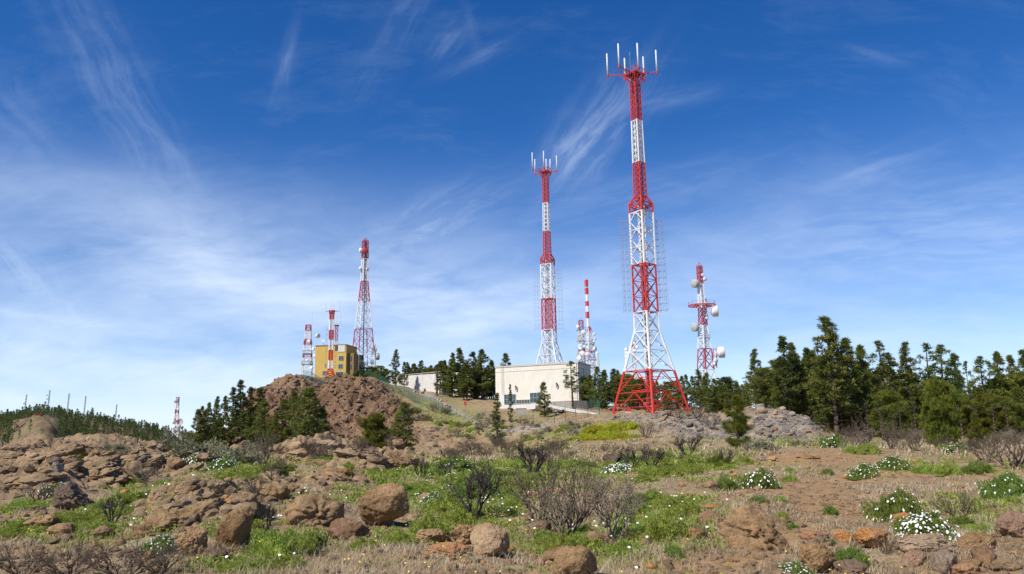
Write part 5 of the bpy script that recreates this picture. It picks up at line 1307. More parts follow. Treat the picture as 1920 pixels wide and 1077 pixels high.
def pine_meshes(name, h, seed, crown_from=.25, width=.22, shape='column', puffs=90, pr=(.35, .62), per=42, mat='needles', lean=0.0, top_sparse=.5, trunk_r=None, nl=.34, nw=.045, dead=10):
    """trunk (with limbs) mesh and crown mesh; height h metres"""
    r_ = np.random.RandomState(seed); R = random.Random(seed)
    tr = MB(); k = 12; pts_ = []
    ph = R.uniform(0, 6.28); ph2 = R.uniform(0, 6.28)
    for i in range(k + 1):
        t = i / k; pts_.append(Vector((math.sin(t * 3 + ph) * .018 * h * t + lean * h * t * t, math.cos(t * 2.6 + ph2) * .015 * h * t, h * .985 * t)))
    r0 = trunk_r or .013 * h + .05
    tube_chain(tr, pts_, r0, .03, 7)
    def axis(t):
        q = t * k; i = min(int(q), k - 1); return pts_[i].lerp(pts_[i + 1], q - i)
    cs, rs_ = [], []
    lobes = [(R.uniform(0, 6.28), R.uniform(.3, .95), R.uniform(.5, 1.0)) for _ in range(6)]
    n = 0
    while n < puffs:
        t = crown_from + (1 - crown_from) * (R.random() ** .92)
        u_ = (t - crown_from) / (1 - crown_from)
        if shape == 'column': prof = (1 - u_ ** 2.4) * (.55 + .45 * min(1, u_ * 4)) + .10
        elif shape == 'cone': prof = (1 - u_) ** .8 * min(1, .4 + u_ * 5) + .07
        elif shape == 'broad': prof = math.sqrt(max(0, 1 - (u_ * 1.02 - .25) ** 2 * 1.6)) * .95
        else: prof = math.sin(min(1, u_ * 1.05) * math.pi) ** .6 + .08
        az = R.uniform(0, 6.28)
        lob = 1.0
        for (la, lt, ls) in lobes: lob += .55 * ls * math.exp(-((t - lt) / .09) ** 2) * math.cos(az - la)
        L = width * h * prof * max(.25, lob) * R.uniform(.55, 1.05)
        b0 = axis(max(.05, t - .25 * L / h - .02)); e = axis(t) + Vector((math.cos(az) * L, math.sin(az) * L, L * R.uniform(.0, .35) - .02 * h * (1 - u_)))
        md = b0.lerp(e, .55) - up * L * .08
        if L > .35: tube_chain(tr, [b0, md, e], .012 + .012 * L, .012, 3)
        sc = .75 + .35 * (1 - u_); rr = R.uniform(*pr) * sc
        cs.append(e[:]); rs_.append(rr)
        if L > 1.0 and R.random() < .8: q = md.lerp(e, .45) + Vector((R.uniform(-.3, .3), R.uniform(-.3, .3), R.uniform(-.1, .3))); cs.append(q[:]); rs_.append(rr * .85)
        if L > 1.7: q = b0.lerp(e, .45); cs.append((q + up * .15)[:]); rs_.append(rr * .8)
        n += 1
    for s in (1.0, .965, .93): cs.append(axis(s)[:]); rs_.append(pr[0] * .8)
    for _ in range(dead):   # bare dead limbs under the crown
        t = R.uniform(crown_from * .3, crown_from + .15); az = R.uniform(0, 6.28); L = R.uniform(.06, .13) * h
        b0 = axis(t); e = b0 + Vector((math.cos(az) * L, math.sin(az) * L, R.uniform(-.15, .5) * L)); m_ = b0.lerp(e, .5) + up * .05 * L
        tube_chain(tr, [b0, m_, e], .022, .008, 3)
        for q in range(2): e2 = m_.lerp(e, .3 + .4 * q); tube_chain(tr, [e2, e2 + Vector((R.uniform(-.4, .4), R.uniform(-.4, .4), R.uniform(-.1, .4)))], .01, .005, 3)
    V = needle_tris(cs, rs_, per, r_, nl, nw)
    cm = fast_mesh('crown', V, 3, np.arange(len(V)).reshape(-1, 3), MAT[mat])
    tm_ = tr.mesh('trunk', MAT['bark'], True)
    return tm_, cm, h


PINES = {}
def pv(key, *a, **k): PINES.setdefault(key, []).append(pine_meshes(key, *a, **k))
for s in range(5): pv('forest', 13, 100 + s, crown_from=.2 - .04 * s, width=.125, shape='column', puffs=120, mat='needles', pr=(.32, .62), nl=.42, nw=.05, per=46)
for s in range(3): pv('forest_dark', 13, 120 + s, crown_from=.14, width=.13, shape='column', puffs=120, mat='needles_dark', pr=(.32, .62), nl=.42, nw=.05, per=46)
for s in range(3): pv('thin', 12, 140 + s, crown_from=.38, width=.13, shape='column', puffs=40, mat='needles', pr=(.3, .55), per=40, dead=22)
for s in range(3): pv('broad', 9, 160 + s, crown_from=.12, width=.36, shape='broad', puffs=170, mat='needles_bright', pr=(.4, .7), per=42)
for s in range(4): pv('cone', 9, 180 + s, crown_from=.08, width=.25, shape='cone', puffs=125, mat='needles', pr=(.3, .5), per=40)
for s in range(2): pv('slim', 9, 200 + s, crown_from=.05, width=.085, shape='column', puffs=70, mat='needles_dark', pr=(.25, .42), per=44, nl=.3, dead=2)
for s in range(2): pv('sapling', 3.0, 220 + s, crown_from=.10, width=.26, shape='cone', puffs=80, mat='needles_sap', pr=(.10, .20), per=150, nl=.22, nw=.010, trunk_r=.05, dead=0)
for s in range(2): pv('roundsap', 4.0, 240 + s, crown_from=.04, width=.36, shape='broad', puffs=230, mat='needles_sap', pr=(.22, .36), per=90, nl=.26, nw=.018, trunk_r=.07, dead=0)
for s in range(3): pv('far', 9, 260 + s, crown_from=.28, width=.15, shape='cone', puffs=26, mat='needles_dark', pr=(.5, .8), per=20, nl=.6, nw=.12, dead=0)
for s in range(2): pv('bare', 8, 280 + s, crown_from=.75, width=.10, shape='column', puffs=5, mat='needles_dark', pr=(.2, .3), per=20, dead=50)

pine_count = 0


def pine(px, D, ytop, ybase, key, label, group=None, wscale=1.0, var=None, cat='tree', name='pine_tree', sink=.1):
    """ybase None: stands on the ground at that distance; height reaches ytop"""
    global pine_count
    if D is None: p = hit(px, ybase, 7, 300); D = math.hypot(p.x, p.y)
    p = col_at(px, D); zt_ = CAMZ + D * tan_el(px, ytop); h = zt_ - p.z + sink
    if h < .5: h = .5
    tm_, cm, h0 = PINES[key][(pine_count if var is None else var) % len(PINES[key])]; pine_count += 1
    s = h / h0
    t = thing(name, p - up * sink, label, cat, group, rz=rnd.uniform(0, 6.28), sc=(s * wscale, s * wscale, s))
    link('trunk', tm_, t); link('crown', cm, t); return t


FW = ((1437, 'the broad bright pine'), (1498, 'the two tall dark pines'), (1568, 'the tallest pine'), (1629, 'the hook-topped pine'), (1684, 'the see-through pine'), (1712, 'the fork-topped pine'), (1765, 'the soft young pine'), (1802, 'the dark dense pine'), (1850, 'the forest gap'), (1912, 'the last pine at the right'))
def forest_wh(px): return min(FW, key=lambda q: abs(q[0] - px))[1]
# right forest: notable trees of the front row, then the ranks behind
RF = [(1424, 105, 655, 'forest', 'slender pine at the left end of the forest, behind the broad bright pine', 1.0),
      (1437, 96, 690, 'broad', 'broad bright green pine at the left end of the right-hand forest', 1.0),
      (1478, 98, 631, 'forest_dark', 'tall dark pine left of the tallest pine', 1.15), (1497, 100, 643, 'forest', 'pine leaning against its darker tall neighbour', 1.1),
      (1523, 100, 652, 'forest', 'lower pine directly left of the tallest pine', 1.0), (1568, 94, 594, 'forest', 'tallest pine of the forest, leaning top against the sky', 1.25),
      (1598, 97, 634, 'forest', 'pine with a rounded top directly right of the tallest pine', 1.15), (1629, 100, 648, 'forest', 'pine with a hooked top third right of the tallest', 1.0),
      (1662, 102, 639, 'thin', 'slim pine with a knobbly top in the middle of the forest', 1.3), (1684, 102, 660, 'thin', 'see-through pine in the middle of the forest', 1.4),
      (1712, 103, 642, 'forest', 'pine with a forked top in the middle of the forest', .9), (1750, 105, 643, 'thin', 'pine with a narrow knobbly tip above the broad young pine', 1.2),
      (1777, 106, 646, 'thin', 'pine with a double tip right of the narrow knobbly one', 1.3), (1802, 100, 662, 'forest_dark', 'dark dense pine near the forest gap', .9),
      (1826, 112, 677, 'thin', 'thin small-topped pine at the forest gap', .8), (1852, 110, 668, 'thin', 'open pine with bare trunk at the forest gap', 1.3), (1868, 118, 680, 'thin', 'thin pine behind the open one at the gap', 1.0),
      (1886, 112, 660, 'forest', 'pine right of the gap near the right edge', .95), (1912, 114, 666, 'forest', 'last pine at the right edge of the view', 1.0), (1938, 112, 655, 'forest', 'pine cut by the right edge', 1.0)]
for (px, D, yt, key, lab, ws) in RF: pine(px, D, yt, None, key, lab, 'pines of the right-hand forest', ws)
for i in range(104):
    px = 1400 + (i * 53.7) % 560 + rnd.uniform(-6, 6); D = rnd.uniform(98, 185)
    yt = np.interp(px, [1400, 1470, 1560, 1620, 1700, 1800, 1840, 1870, 1960], [712, 676, 650, 678, 682, 690, 722, 712, 692]) + rnd.uniform(-4, 42)
    ky = rnd.choice(['forest', 'forest', 'forest', 'forest_dark', 'thin', 'thin', 'broad'] if i % 3 else ['forest', 'thin'])
    wh = min(((1437, 'the broad bright pine'), (1498, 'the two tall dark pines'), (1568, 'the tallest pine'), (1629, 'the hook-topped pine'), (1684, 'the see-through pine'), (1712, 'the fork-topped pine'), (1765, 'the soft young pine'), (1802, 'the dark dense pine'), (1850, 'the forest gap'), (1912, 'the last pine at the right')), key=lambda q: abs(q[0] - px))[1]
    pine(px, D, yt, None, ky, f"{dict(forest='mid-green', forest_dark='dark', broad='bushy bright', thin='thin open')[ky]} pine {'close' if D < 125 else 'deep'} behind {wh}", 'pines in the inner ranks of the right-hand forest', rnd.uniform(.9, 1.3))
for i in range(16):
    px = 1560 + i * 22 + rnd.uniform(-8, 8)
    pine(px, rnd.uniform(88, 96), rnd.uniform(730, 770), None, 'bare', f"half-dead bare pine at the forest edge below {forest_wh(px)}", 'bare understorey pines at the forest edge', 1.2)
for i in range(22):
    px = 1575 + i * 16 + rnd.uniform(-7, 7)
    pine(px, rnd.uniform(94, 112), rnd.uniform(722, 775), None, rnd.choice(['cone', 'forest', 'roundsap']), f"low young pine at the forest edge in front of {forest_wh(px)}", 'low young pines at the forest edge', 1.1)
pine(1765, None, 716, 838, 'roundsap', 'broad soft young pine standing in front of the forest', None, .72, 0)
pine(1828, None, 778, 842, 'sapling', 'small dark young pine right of the broad soft one', None, .9, 1)
pine(1383, None, 745, 842, 'sapling', 'dark tufted young pine before the grey rubble mound', None, 1.15, 0)
# between the main tower and the forest
for i in range(30):
    px = 1100 + i * 10.6 + rnd.uniform(-5, 5); D = rnd.uniform(165, 215)
    yt = np.interp(px, [1100, 1135, 1180, 1240, 1320, 1345, 1400, 1420], [698, 684, 700, 712, 692, 702, 718, 700]) + rnd.uniform(0, 14)
    ky = rnd.choice(['forest', 'forest', 'forest', 'broad'])
    pine(px, D, yt, None, ky, f"{dict(forest='tall', broad='bushy', cone='pointed')[ky]} pine of the green belt {'between cream building and tallest tower' if px < 1165 else 'seen through the legs of the tallest tower' if px < 1280 else 'under the round-platform tower' if px < 1345 else 'left of the broad bright pine'}", 'pines of the belt behind the tallest tower', rnd.uniform(1.0, 1.5))
for i in range(12):
    px = 1318 + i * 7.5 + rnd.uniform(-3, 3); pine(px, rnd.uniform(135, 155), rnd.uniform(716, 742), None, 'forest', f"low pine behind the {'left' if px < 1360 else 'right'} rubble mound", 'low pines behind the rubble mounds', 1.3)
# behind and left of the cream building
for (px, D, yt, key, lab, ws) in [(835, 226, 676, 'forest', 'rounded pine left of the dense pine clump', 1.0), (862, 224, 653, 'forest', 'tallest pine of the clump left of the cream building', 1.3), (848, 222, 662, 'forest', 'pine beside the tallest of the clump', 1.1),
                                  (889, 218, 660, 'forest_dark', 'dark pine in the clump beside the cream building', 1.3), (905, 216, 656, 'forest', 'dense pine hard by the left wall of the cream building', 1.3), (922, 222, 676, 'forest', 'pine touching the cream building corner', 1.2),
                                  (949, 236, 664, 'cone', 'small pointed pine above the cream building roof', 1.0), (808, 262, 690, 'broad', 'broad low pine right of the two hilltop pines', 1.0), (790, 262, 676, 'thin', 'thin pine right of the two hilltop pines', 1.3),
                                  (775, 262, 682, 'cone', 'small pine next to the two hilltop pines', 1.2), (819, 216, 683, 'bare', 'brown half-dead pine in front of the white building', 2.0), (741, 232, 656, 'cone', 'taller of the two slender hilltop pines', .9), (757, 230, 679, 'cone', 'shorter of the two slender hilltop pines', .9),
                                  (678, 232, 666, 'cone', 'small pointed pine before the slender tower on the hill', .7)]:
    pine(px, D, yt, None, key, lab, None, ws)
for i in range(20):
    px = 826 + i * 5.2 + rnd.uniform(-3, 3); pine(px, rnd.uniform(212, 240), rnd.uniform(676, 702), None, ky := rnd.choice(['forest', 'forest', 'forest_dark']), f"{dict(forest='upright', broad='bushy', forest_dark='dark')[ky]} pine in the {'left' if px < 860 else 'middle' if px < 895 else 'right'} of the clump left of the cream building", 'pines of the clump left of the cream building', rnd.uniform(1.1, 1.5))
for (px, yt, lab) in ((692, 688, 'rounded bush pine right of the yellow building'), (708, 687, 'middle rounded bush pine on the hilltop'), (722, 692, 'right rounded bush pine on the hilltop'), (672, 695, 'small bush pine beside the yellow building')):
    pine(px, 232, yt, None, 'broad', lab, 'rounded bush pines on the hilltop', 1.9 if px < 715 else .9, sink=1.5)
for i in range(13):
    px = 762 + i * 6 + rnd.uniform(-2, 2); ky = rnd.choice(['forest', 'cone', 'forest_dark'])
    pine(px, rnd.uniform(252, 268), rnd.uniform(676, 692), None, ky, f"{dict(forest='ragged', cone='pointed', forest_dark='dark')[ky]} pine behind the {'left' if px < 800 else 'right'} half of the white building", 'pines behind the long white building', 1.3)
# left flank of the hill
for (px, yt, lab) in ((378, 762, 'lowest leftmost pine on the hill flank'), (391, 755, 'second pine from the left on the hill flank'), (405, 744, 'third pine from the left on the hill flank'), (419, 743, 'fourth pine from the left on the hill flank'),
                      (433, 727, 'pointed pine left of the tallest flank pine'), (447, 714, 'tallest slim pine on the left hill flank'), (456, 738, 'pine just right of the tallest flank pine'), (467, 727, 'slim pine before the left end of the cliff'), (487, 727, 'lone slim pine at the left end of the cliff')):
    pine(px, 150, yt, None, 'slim' if px > 425 else 'forest', lab, 'pines on the left hill flank', 1.35 if px > 425 else .85)
for i in range(9): pine(372 + i * 13 + rnd.uniform(-4, 4), 142, 778 + rnd.uniform(-12, 16), None, 'forest', f"lower pine in the {('left', 'middle', 'right')[i // 3]} of the hill flank group", 'lower pines of the hill flank group', 1.1)
for (px, D, yt, key, lab, ws) in ((494, 128, 752, 'cone', 'olive pine below the left end of the cliff', 1.2), (531, 126, 750, 'cone', 'dark pine left of the large cliff-foot pine', 1.3), (549, 124, 734, 'cone', 'slim-topped pine before the cliff', 1.1),
                                  (578, 118, 727, 'cone', 'largest pine at the foot of the cliff', 1.45), (600, 120, 765, 'cone', 'lower pine merging into the largest cliff-foot pine', 1.2), (515, 122, 785, 'cone', 'low pine left of the cliff-foot pines', 1.0),
                                  (645, 100, 815, 'slim', 'tiny columnar pine below the cliff', 1.3), (660, 92, 825, 'roundsap', 'small bush pine left of the round pine', 1.0), (704, 82, 779, 'roundsap', 'round yellow-green pine in the hollow', .95), (757, 78, 756, 'cone', 'irregular dark pine right of the round one', 1.1),
                                  (933, 96, 738, 'slim', 'dark club-shaped pine left of the fence', 1.25), (958, 150, 721, 'slim', 'very thin pole-like pine before the left windows', .7), (1022, 158, 717, 'cone', 'small upright pine in front of the right window', 1.05), (1075, 166, 678, 'thin', 'open tiered pine before the cream building corner', 1.5)):
    pine(px, D, yt, None, key, lab, None, ws)

# far wood on the ridge: one mass
def far_wood(n, seed):
    r_ = np.random.RandomState(seed); V0 = []; acc = []; idx0 = 0
    srcs = []
    for tm_, cm, h0 in PINES['far']:
        a = np.empty(len(cm.vertices) * 3, np.float32); cm.vertices.foreach_get('co', a); srcs.append(a.reshape(-1, 3))
    out = []; tr = MB(); k = 0
    while k < n:
        px = r_.uniform(-60, 470); D = r_.uniform(395, 640); p = col_at(px, D)
        fx, fy = project(np.array(p.x), np.array(p.y), np.array(p.z))
        if 22 < fx < 108 and 781 < fy < 845 and D < 500 and r_.random() < .93: continue
        h = r_.uniform(3.6, 6.6) * (1.25 if r_.random() < .12 else 1); s = h / 9.0; th = r_.uniform(0, 6.28); src = srcs[k % len(srcs)]
        src = src.reshape(-1, 3, 3)[r_.uniform(size=len(src) // 3) < .42].reshape(-1, 3)
        c, sn = math.cos(th), math.sin(th)
        q = np.stack([(src[:, 0] * c - src[:, 1] * sn) * s * 1.15 + p.x, (src[:, 0] * sn + src[:, 1] * c) * s * 1.15 + p.y, src[:, 2] * s + p.z - .2], -1); out.append(q)
        tr.strut(p - up * .3, p + up * h * .9, .14, 3, .05); k += 1
    V = np.concatenate(out)
    o = link('pine_wood', fast_mesh('pine_wood', V, 3, np.arange(len(V)).reshape(-1, 3), MAT['needles_dark']))
    tag(o, 'far pine wood covering the ridge on the left', 'wood', kind='stuff')
    o2 = link('wood_trunks', tr.mesh('wood_trunks', MAT['bark']), o); tag(o2, kind='stuff')


far_wood(2300, 5)

# ---- leafy mounds
def mound_mesh(seed, leaves=4200, h=.55, size=.045, lump=.22, mat='herb', elong=1.25):
    """unit radius dome of small leaves over a low inner dome"""
    r_ = np.random.RandomState(seed)
    th = r_.uniform(0, 2 * math.pi, leaves); ph = np.arccos(r_.uniform(.0, 1, leaves))
    d = np.stack([np.sin(ph) * np.cos(th), np.sin(ph) * np.sin(th), np.cos(ph)], -1)
    def rad(d): return (.82 + lump * fbm(d[:, 0] * 2.4 + seed, d[:, 1] * 2.4, d[:, 2] * 2.4 + 1.7, 3, seed))
    R = rad(d) * r_.uniform(.86, 1.06, leaves)
    P = d * R[:, None]; P[:, 2] *= h
    nrm = d + r_.normal(size=(leaves, 3)) * .55; nrm[:, 2] += .5; nrm /= np.linalg.norm(nrm, axis=1)[:, None]
    s = np.cross(nrm, r_.normal(size=(leaves, 3))); s /= np.linalg.norm(s, axis=1)[:, None]
    sz = size * r_.uniform(.6, 1.3, leaves)
    V = np.stack([P - s * (sz * .5)[:, None], P + s * (sz * .5)[:, None], P + nrm * (sz * elong)[:, None]], 1).reshape(-1, 3)
    bmv = ICO3[0][ICO3[0][:, 2] > -.25].copy(); keep = np.where(ICO3[0][:, 2] > -.25)[0]; mp = {int(k): i for i, k in enumerate(keep)}
    F_ = [[mp[int(a)] for a in f] for f in ICO3[1] if all(int(a) in mp for a in f)]
    Rb = rad(bmv) * .86; I = bmv * Rb[:, None]; I[:, 2] *= h
    o = len(V); V = np.concatenate([V, I]); idx = np.concatenate([np.arange(o).reshape(-1, 3), np.array(F_) + o])
    return fast_mesh('mound', V, 3, idx, MAT[mat])


def flower_mesh(seed, n=150, h=.55, lump=.22, size=.034, mat='petal', side=None, lift=.07):
    r_ = np.random.RandomState(seed + 900)
    th = r_.uniform(0, 2 * math.pi, n); ph = np.arccos(r_.uniform(.12, 1, n))
    d = np.stack([np.sin(ph) * np.cos(th), np.sin(ph) * np.sin(th), np.cos(ph)], -1)
    R = (.82 + lump * fbm(d[:, 0] * 2.4 + seed, d[:, 1] * 2.4, d[:, 2] * 2.4 + 1.7, 3, seed)) * 1.04 + lift
    P = d * R[:, None]; P[:, 2] *= h
    V = []; Fc = []; mi = []
    for k in range(n):
        nrm = Vector(d[k] * .6 + np.array([0, -.25, .8]) + r_.normal(size=3) * .2).normalized(); a = nrm.orthogonal().normalized(); b = nrm.cross(a); s = size * r_.uniform(.5, 1.25)
        o = len(V); c = Vector(P[k])
        for q in range(7): t = q * 2 * math.pi / 7; V.append((c + a * math.cos(t) * s + b * math.sin(t) * s)[:])
        Fc.append(tuple(range(o, o + 7))); mi.append(0)
        o = len(V); c2_ = c + nrm * s * .12
        for q in range(4): t = q * math.pi / 2; V.append((c2_ + a * math.cos(t) * s * .3 + b * math.sin(t) * s * .3)[:])
        Fc.append(tuple(range(o, o + 4))); mi.append(1)
    me = bpy.data.meshes.new('flowers'); me.from_pydata(V, [], Fc); me.materials.append(MAT[mat]); me.materials.append(MAT['petal_yellow']); me.polygons.foreach_set('material_index', mi); me.update(); return me


def herb_at(px, pyb, w, h, me, label, cat, group=None, name='green_shrub', flowers=None, sink=.12, dmin=7, dmax=300, twigs=None):
    p = hit(px, pyb, dmin, dmax); s = mpp(p); W_ = w * s / 2 / .85; H_ = h * s / .50
    t = thing(name, p + Vector((0, W_ * .5, -sink * H_ * .5)), label, cat, group, rz=rnd.uniform(0, 6.28) if flowers is None else rnd.uniform(-.3, .3), sc=(W_, W_ * .9, H_))
    link('foliage', me, t)
    if flowers: tag(link('flowers', flowers, t), kind='stuff')
    return t


MND = [mound_mesh(10 + k, mat='herb', lump=.35) for k in range(6)]; MNDD = [mound_mesh(30 + k, mat='herb_dark', lump=.35) for k in range(3)]
MNDS = [mound_mesh(50 + k, leaves=2200, mat='sage', size=.06, lump=.45, h=.6, elong=1.5) for k in range(4)]
MNDY = [mound_mesh(70 + k, mat='herb_yellow', lump=.3) for k in range(2)]
# daisy bushes: seeds 30.. share the dome with their flowers
DSY = [(mound_mesh(90 + k, leaves=4200, mat='herb_dark', lump=.3), k) for k in range(3)]
FL = {(k, n): flower_mesh(90 + k, int(n * 1.3), size=sz * .85, lump=.3) for k in range(3) for n, sz in ((60, .036), (130, .040), (260, .046))}
for (px, py, w, h, n, lab) in ((1427, 917, 72, 38, 130, 'rounded green bush dotted with white daisies beside the path bend'), (1627, 898, 52, 25, 130, 'low bush of white daisies right of the path'), (1680, 882, 58, 23, 130, 'daisy bush behind and right of the low path-side one'),
                               (1692, 982, 98, 62, 60, 'large loose daisy bush with few flowers above the orange stones'), (1750, 1014, 100, 50, 260, 'low bush thickly covered in white daisies at lower right'), (1900, 930, 78, 44, 60, 'dense green bush with a few white flowers at the right edge'),
                               (359, 882, 44, 30, 260, 'white-flowering bush right of the tilted block at left'), (410, 882, 54, 26, 130, 'spreading daisy bush right of the white-flowering one at left'), (1158, 888, 56, 20, 260, 'pale fluffy white-flowered bush among the burnt bushes'),
                               (850, 880, 70, 20, 60, 'low daisy clump behind the burnt bush'), (1567, 840, 44, 26, 60, 'green daisy bush at the foot of the right rubble mound'), (1800, 848, 52, 18, 60, 'flat daisy bush before the small dark young pine'),
                               (1490, 1082, 80, 20, 130, 'daisy clump cut by the bottom edge beside the path'), (860, 925, 40, 22, 60, 'few daisies in the green left of the burnt bush'), (810, 945, 36, 20, 130, 'white daisy sprig right of the largest boulder'), (290, 1040, 60, 30, 130, 'white daisies left of the jagged boulder'),
                               (95, 935, 60, 26, 130, 'pale flowering clump left of the dark brown block')):
    k = rnd.randrange(3); herb_at(px, py, w, h, DSY[k][0], lab, 'shrub', 'daisy bushes', 'daisy_bush', FL[(k, n)])
GM = [(435, 900, 96, 24), (470, 902, 70, 22), (520, 890, 60, 20), (225, 950, 80, 26), (262, 945, 70, 22), (190, 962, 60, 20), (240, 912, 40, 14), (300, 915, 50, 16), (85, 985, 66, 28), (135, 1006, 52, 24), (20, 1010, 66, 34), (30, 960, 80, 26), (500, 1050, 100, 56),
      (560, 1040, 60, 36), (440, 1075, 80, 34), (520, 1076, 90, 40), (800, 1000, 66, 40), (745, 1025, 70, 34), (680, 1030, 54, 26), (855, 990, 70, 40), (835, 965, 80, 44), (870, 940, 80, 36), (800, 930, 70, 22), (755, 925, 54, 18), (870, 903, 80, 22),
      (940, 900, 70, 20), (790, 915, 60, 14), (1060, 1045, 76, 44), (1110, 1035, 70, 34), (1175, 1045, 70, 34), (1262, 958, 60, 28), (1268, 978, 64, 26), (1250, 1018, 100, 50), (1218, 1010, 60, 26), (1265, 1048, 42, 26), (1367, 922, 54, 26), (1250, 896, 66, 26),
      (1215, 893, 50, 18), (1310, 892, 44, 20), (1482, 904, 34, 18), (1482, 886, 26, 12), (1630, 852, 56, 24), (1600, 850, 30, 14), (1735, 888, 60, 18), (1785, 892, 54, 20), (1785, 880, 30, 12), (1845, 888, 60, 22), (1905, 945, 30, 16), (1400, 1015, 70, 36), (1440, 1030, 60, 24),
      (1470, 980, 26, 20), (1490, 995, 22, 18), (1602, 1062, 76, 38), (1425, 945, 40, 14), (1462, 944, 34, 12), (1560, 966, 30, 18), (1555, 892, 26, 14), (1300, 875, 60, 24), (1350, 872, 46, 22), (1400, 872, 40, 16), (1245, 872, 50, 18), (1300, 850, 44, 14), (1185, 868, 60, 16),
      (1370, 880, 26, 12), (1595, 1018, 20, 10), (1560, 1020, 22, 8), (1210, 905, 54, 14), (1100, 880, 50, 16), (1050, 880, 60, 18), (1000, 905, 50, 18), (1850, 1000, 60, 18), (1760, 1000, 30, 14), (1810, 985, 50, 16), (650, 880, 26, 16), (700, 895, 30, 12), (600, 870, 40, 12)]
GLAB = ['bright green herb mound', 'fresh green cushion shrub', 'low rounded green shrub']
SEEN_LAB = {}
def size_word(w): return 'wide' if w > 75 else 'medium' if w > 48 else 'small' if w > 32 else 'tiny'
for (px, py, w, h) in GM:
    dark = rnd.random() < .3; base_l = f"{size_word(w)} {'deep' if dark else 'bright'} green herb cushion {near_of(px, py - h / 2)}"
    herb_at(px, py, w, h * .8, rnd.choice(MNDD if dark else MND), base_l, 'shrub', 'green herb cushions')
for i in range(150):
    for _ in range(60):
        px, py = rnd.uniform(-10, 1930), rnd.uniform(850, 1085); p = hit(px, py, 8, 60)
        if maskv(m_green, np.array([p.x]), np.array([p.y]))[0] > .35 + .3 * rnd.random() : break
    w = rnd.uniform(22, 60) * (1.0 if py > 920 else .6)
    herb_at(px, py, w, w * rnd.uniform(.28, .45), rnd.choice(MND + MND + MNDD), f"small {'wide' if w > 40 else 'narrow'} herb tuft {near_of(px, py)}", 'shrub', 'small herb tufts of the green ground cover', 'herb_tuft')
for i, (px, py, w, h) in enumerate(((1120, 815, 60, 16), (1160, 812, 60, 18), (1185, 806, 40, 14), (1140, 824, 60, 14), (1100, 826, 40, 12), (1170, 824, 40, 12), (148, 858, 22, 12))):
    herb_at(px, py, w, h, MNDY[i % 2], f"yellow-green spurge shrub, {('upper left', 'upper middle', 'upper right', 'lower middle', 'lower left', 'lower right')[i]} of the patch left of the rubble mound" if i < 6 else 'small yellow shrub on the left outcrop', 'shrub', 'yellow spurge shrubs on the slope' if i < 6 else None, 'spurge_shrub', dmax=115)

dup_ = {}
for o in list(COL.objects):
    if o.parent is None and o.get('group') == 'green herb cushions': dup_.setdefault(o['label'], []).append(o)
for lab, os_ in dup_.items():
    if len(os_) > 1:
        os_.sort(key=lambda o: o.location.x / o.location.y)
        for k, o in enumerate(os_): o['label'] = ('leftmost ' if k == 0 else 'rightmost ' if k == len(os_) - 1 else 'middle ') + lab
# ---- bare bushes
def bush_meshes(seed, spread=.9, stems=6, depth=5, fine=1.0, upb=.25, trunk=.035, split=(2, 3)):
    """unit height 1; returns stem mesh and twig mesh"""
    R = random.Random(seed); A, Bm = MB(), MB()
    def grow(p, d, L, r, lev):
        p2 = p + d * L
        mid = p.lerp(p2, .5) + Vector((R.uniform(-1, 1), R.uniform(-1, 1), R.uniform(-1, 1))) * L * .10
        m = A if lev < 2 else Bm; nn = 5 if lev < 2 else 3
        m.strut(p, mid, r, nn, r * .85); m.strut(mid, p2, r * .85, nn, r * .68)
        if lev >= depth: return
        for _ in range(R.randint(*split) if lev else 3):
            d2 = (d + Vector((R.uniform(-1, 1), R.uniform(-1, 1), R.uniform(-.7, 1) + upb * .6)) * (.62 if lev else .5)).normalized()
            q = p2 if R.random() < .7 else mid.lerp(p2, R.random())
            grow(q, d2, L * R.uniform(.62, .88), r * .64, lev + 1)
    for k in range(stems):
        a = 2 * math.pi * k / stems + R.uniform(-.4, .4); t = R.uniform(.25, 1) * spread
        d = Vector((math.cos(a) * t, math.sin(a) * t, 1.0)).normalized(); b = Vector((math.cos(a) * .05, math.sin(a) * .05, -.04))
        grow(b, d, R.uniform(.22, .33), trunk * R.uniform(.7, 1.1), 0)
    V = A.v + Bm.v; arr = np.array(V); hz = np.percentile(arr[:, 2], 98); wx = np.percentile(np.abs(arr[:, :2]), 97)
    for m in (A, Bm): m.v = [(x / wx * .5, y / wx * .5, z / hz) for x, y, z in m.v]
    return A, Bm


def bush_set(seed, mat, **k):
    A, Bm = bush_meshes(seed, **k); return A.mesh('stems', MAT[mat], True), Bm.mesh('twigs', MAT[mat], True)


BURNT = [bush_set(s, 'twig_burnt', stems=4, depth=5, trunk=.034, spread=.9) for s in (1, 2, 3)]
PALE = [bush_set(s, 'twig_pale', stems=6, depth=5, trunk=.028, spread=.75) for s in (11, 12)]
BROWN = [bush_set(s, 'twig', stems=7, depth=5, trunk=.022, spread=.9, split=(1, 3), fine=1.0) for s in (21, 22, 23)]
TANGLE = [bush_set(s, 'twig', stems=8, depth=5, trunk=.022, spread=1.7, upb=-.1) for s in (41, 42)]
DENSE = [bush_set(s, 'twig', stems=10, depth=4, trunk=.02, spread=1.3, upb=.1) for s in (31, 32)]


def bush_at(px, pyb, w, h, ms, label, group=None, name='bare_bush', dmin=7, dmax=300, cat='bush'):
    p = hit(px, pyb, dmin, dmax); s = mpp(p); t = thing(name, p, label, cat, group, rz=rnd.uniform(0, 6.28), sc=(w * s, w * s, h * s))
    link('stems', ms[0], t); tag(link('twigs', ms[1], t), kind='stuff'); return t


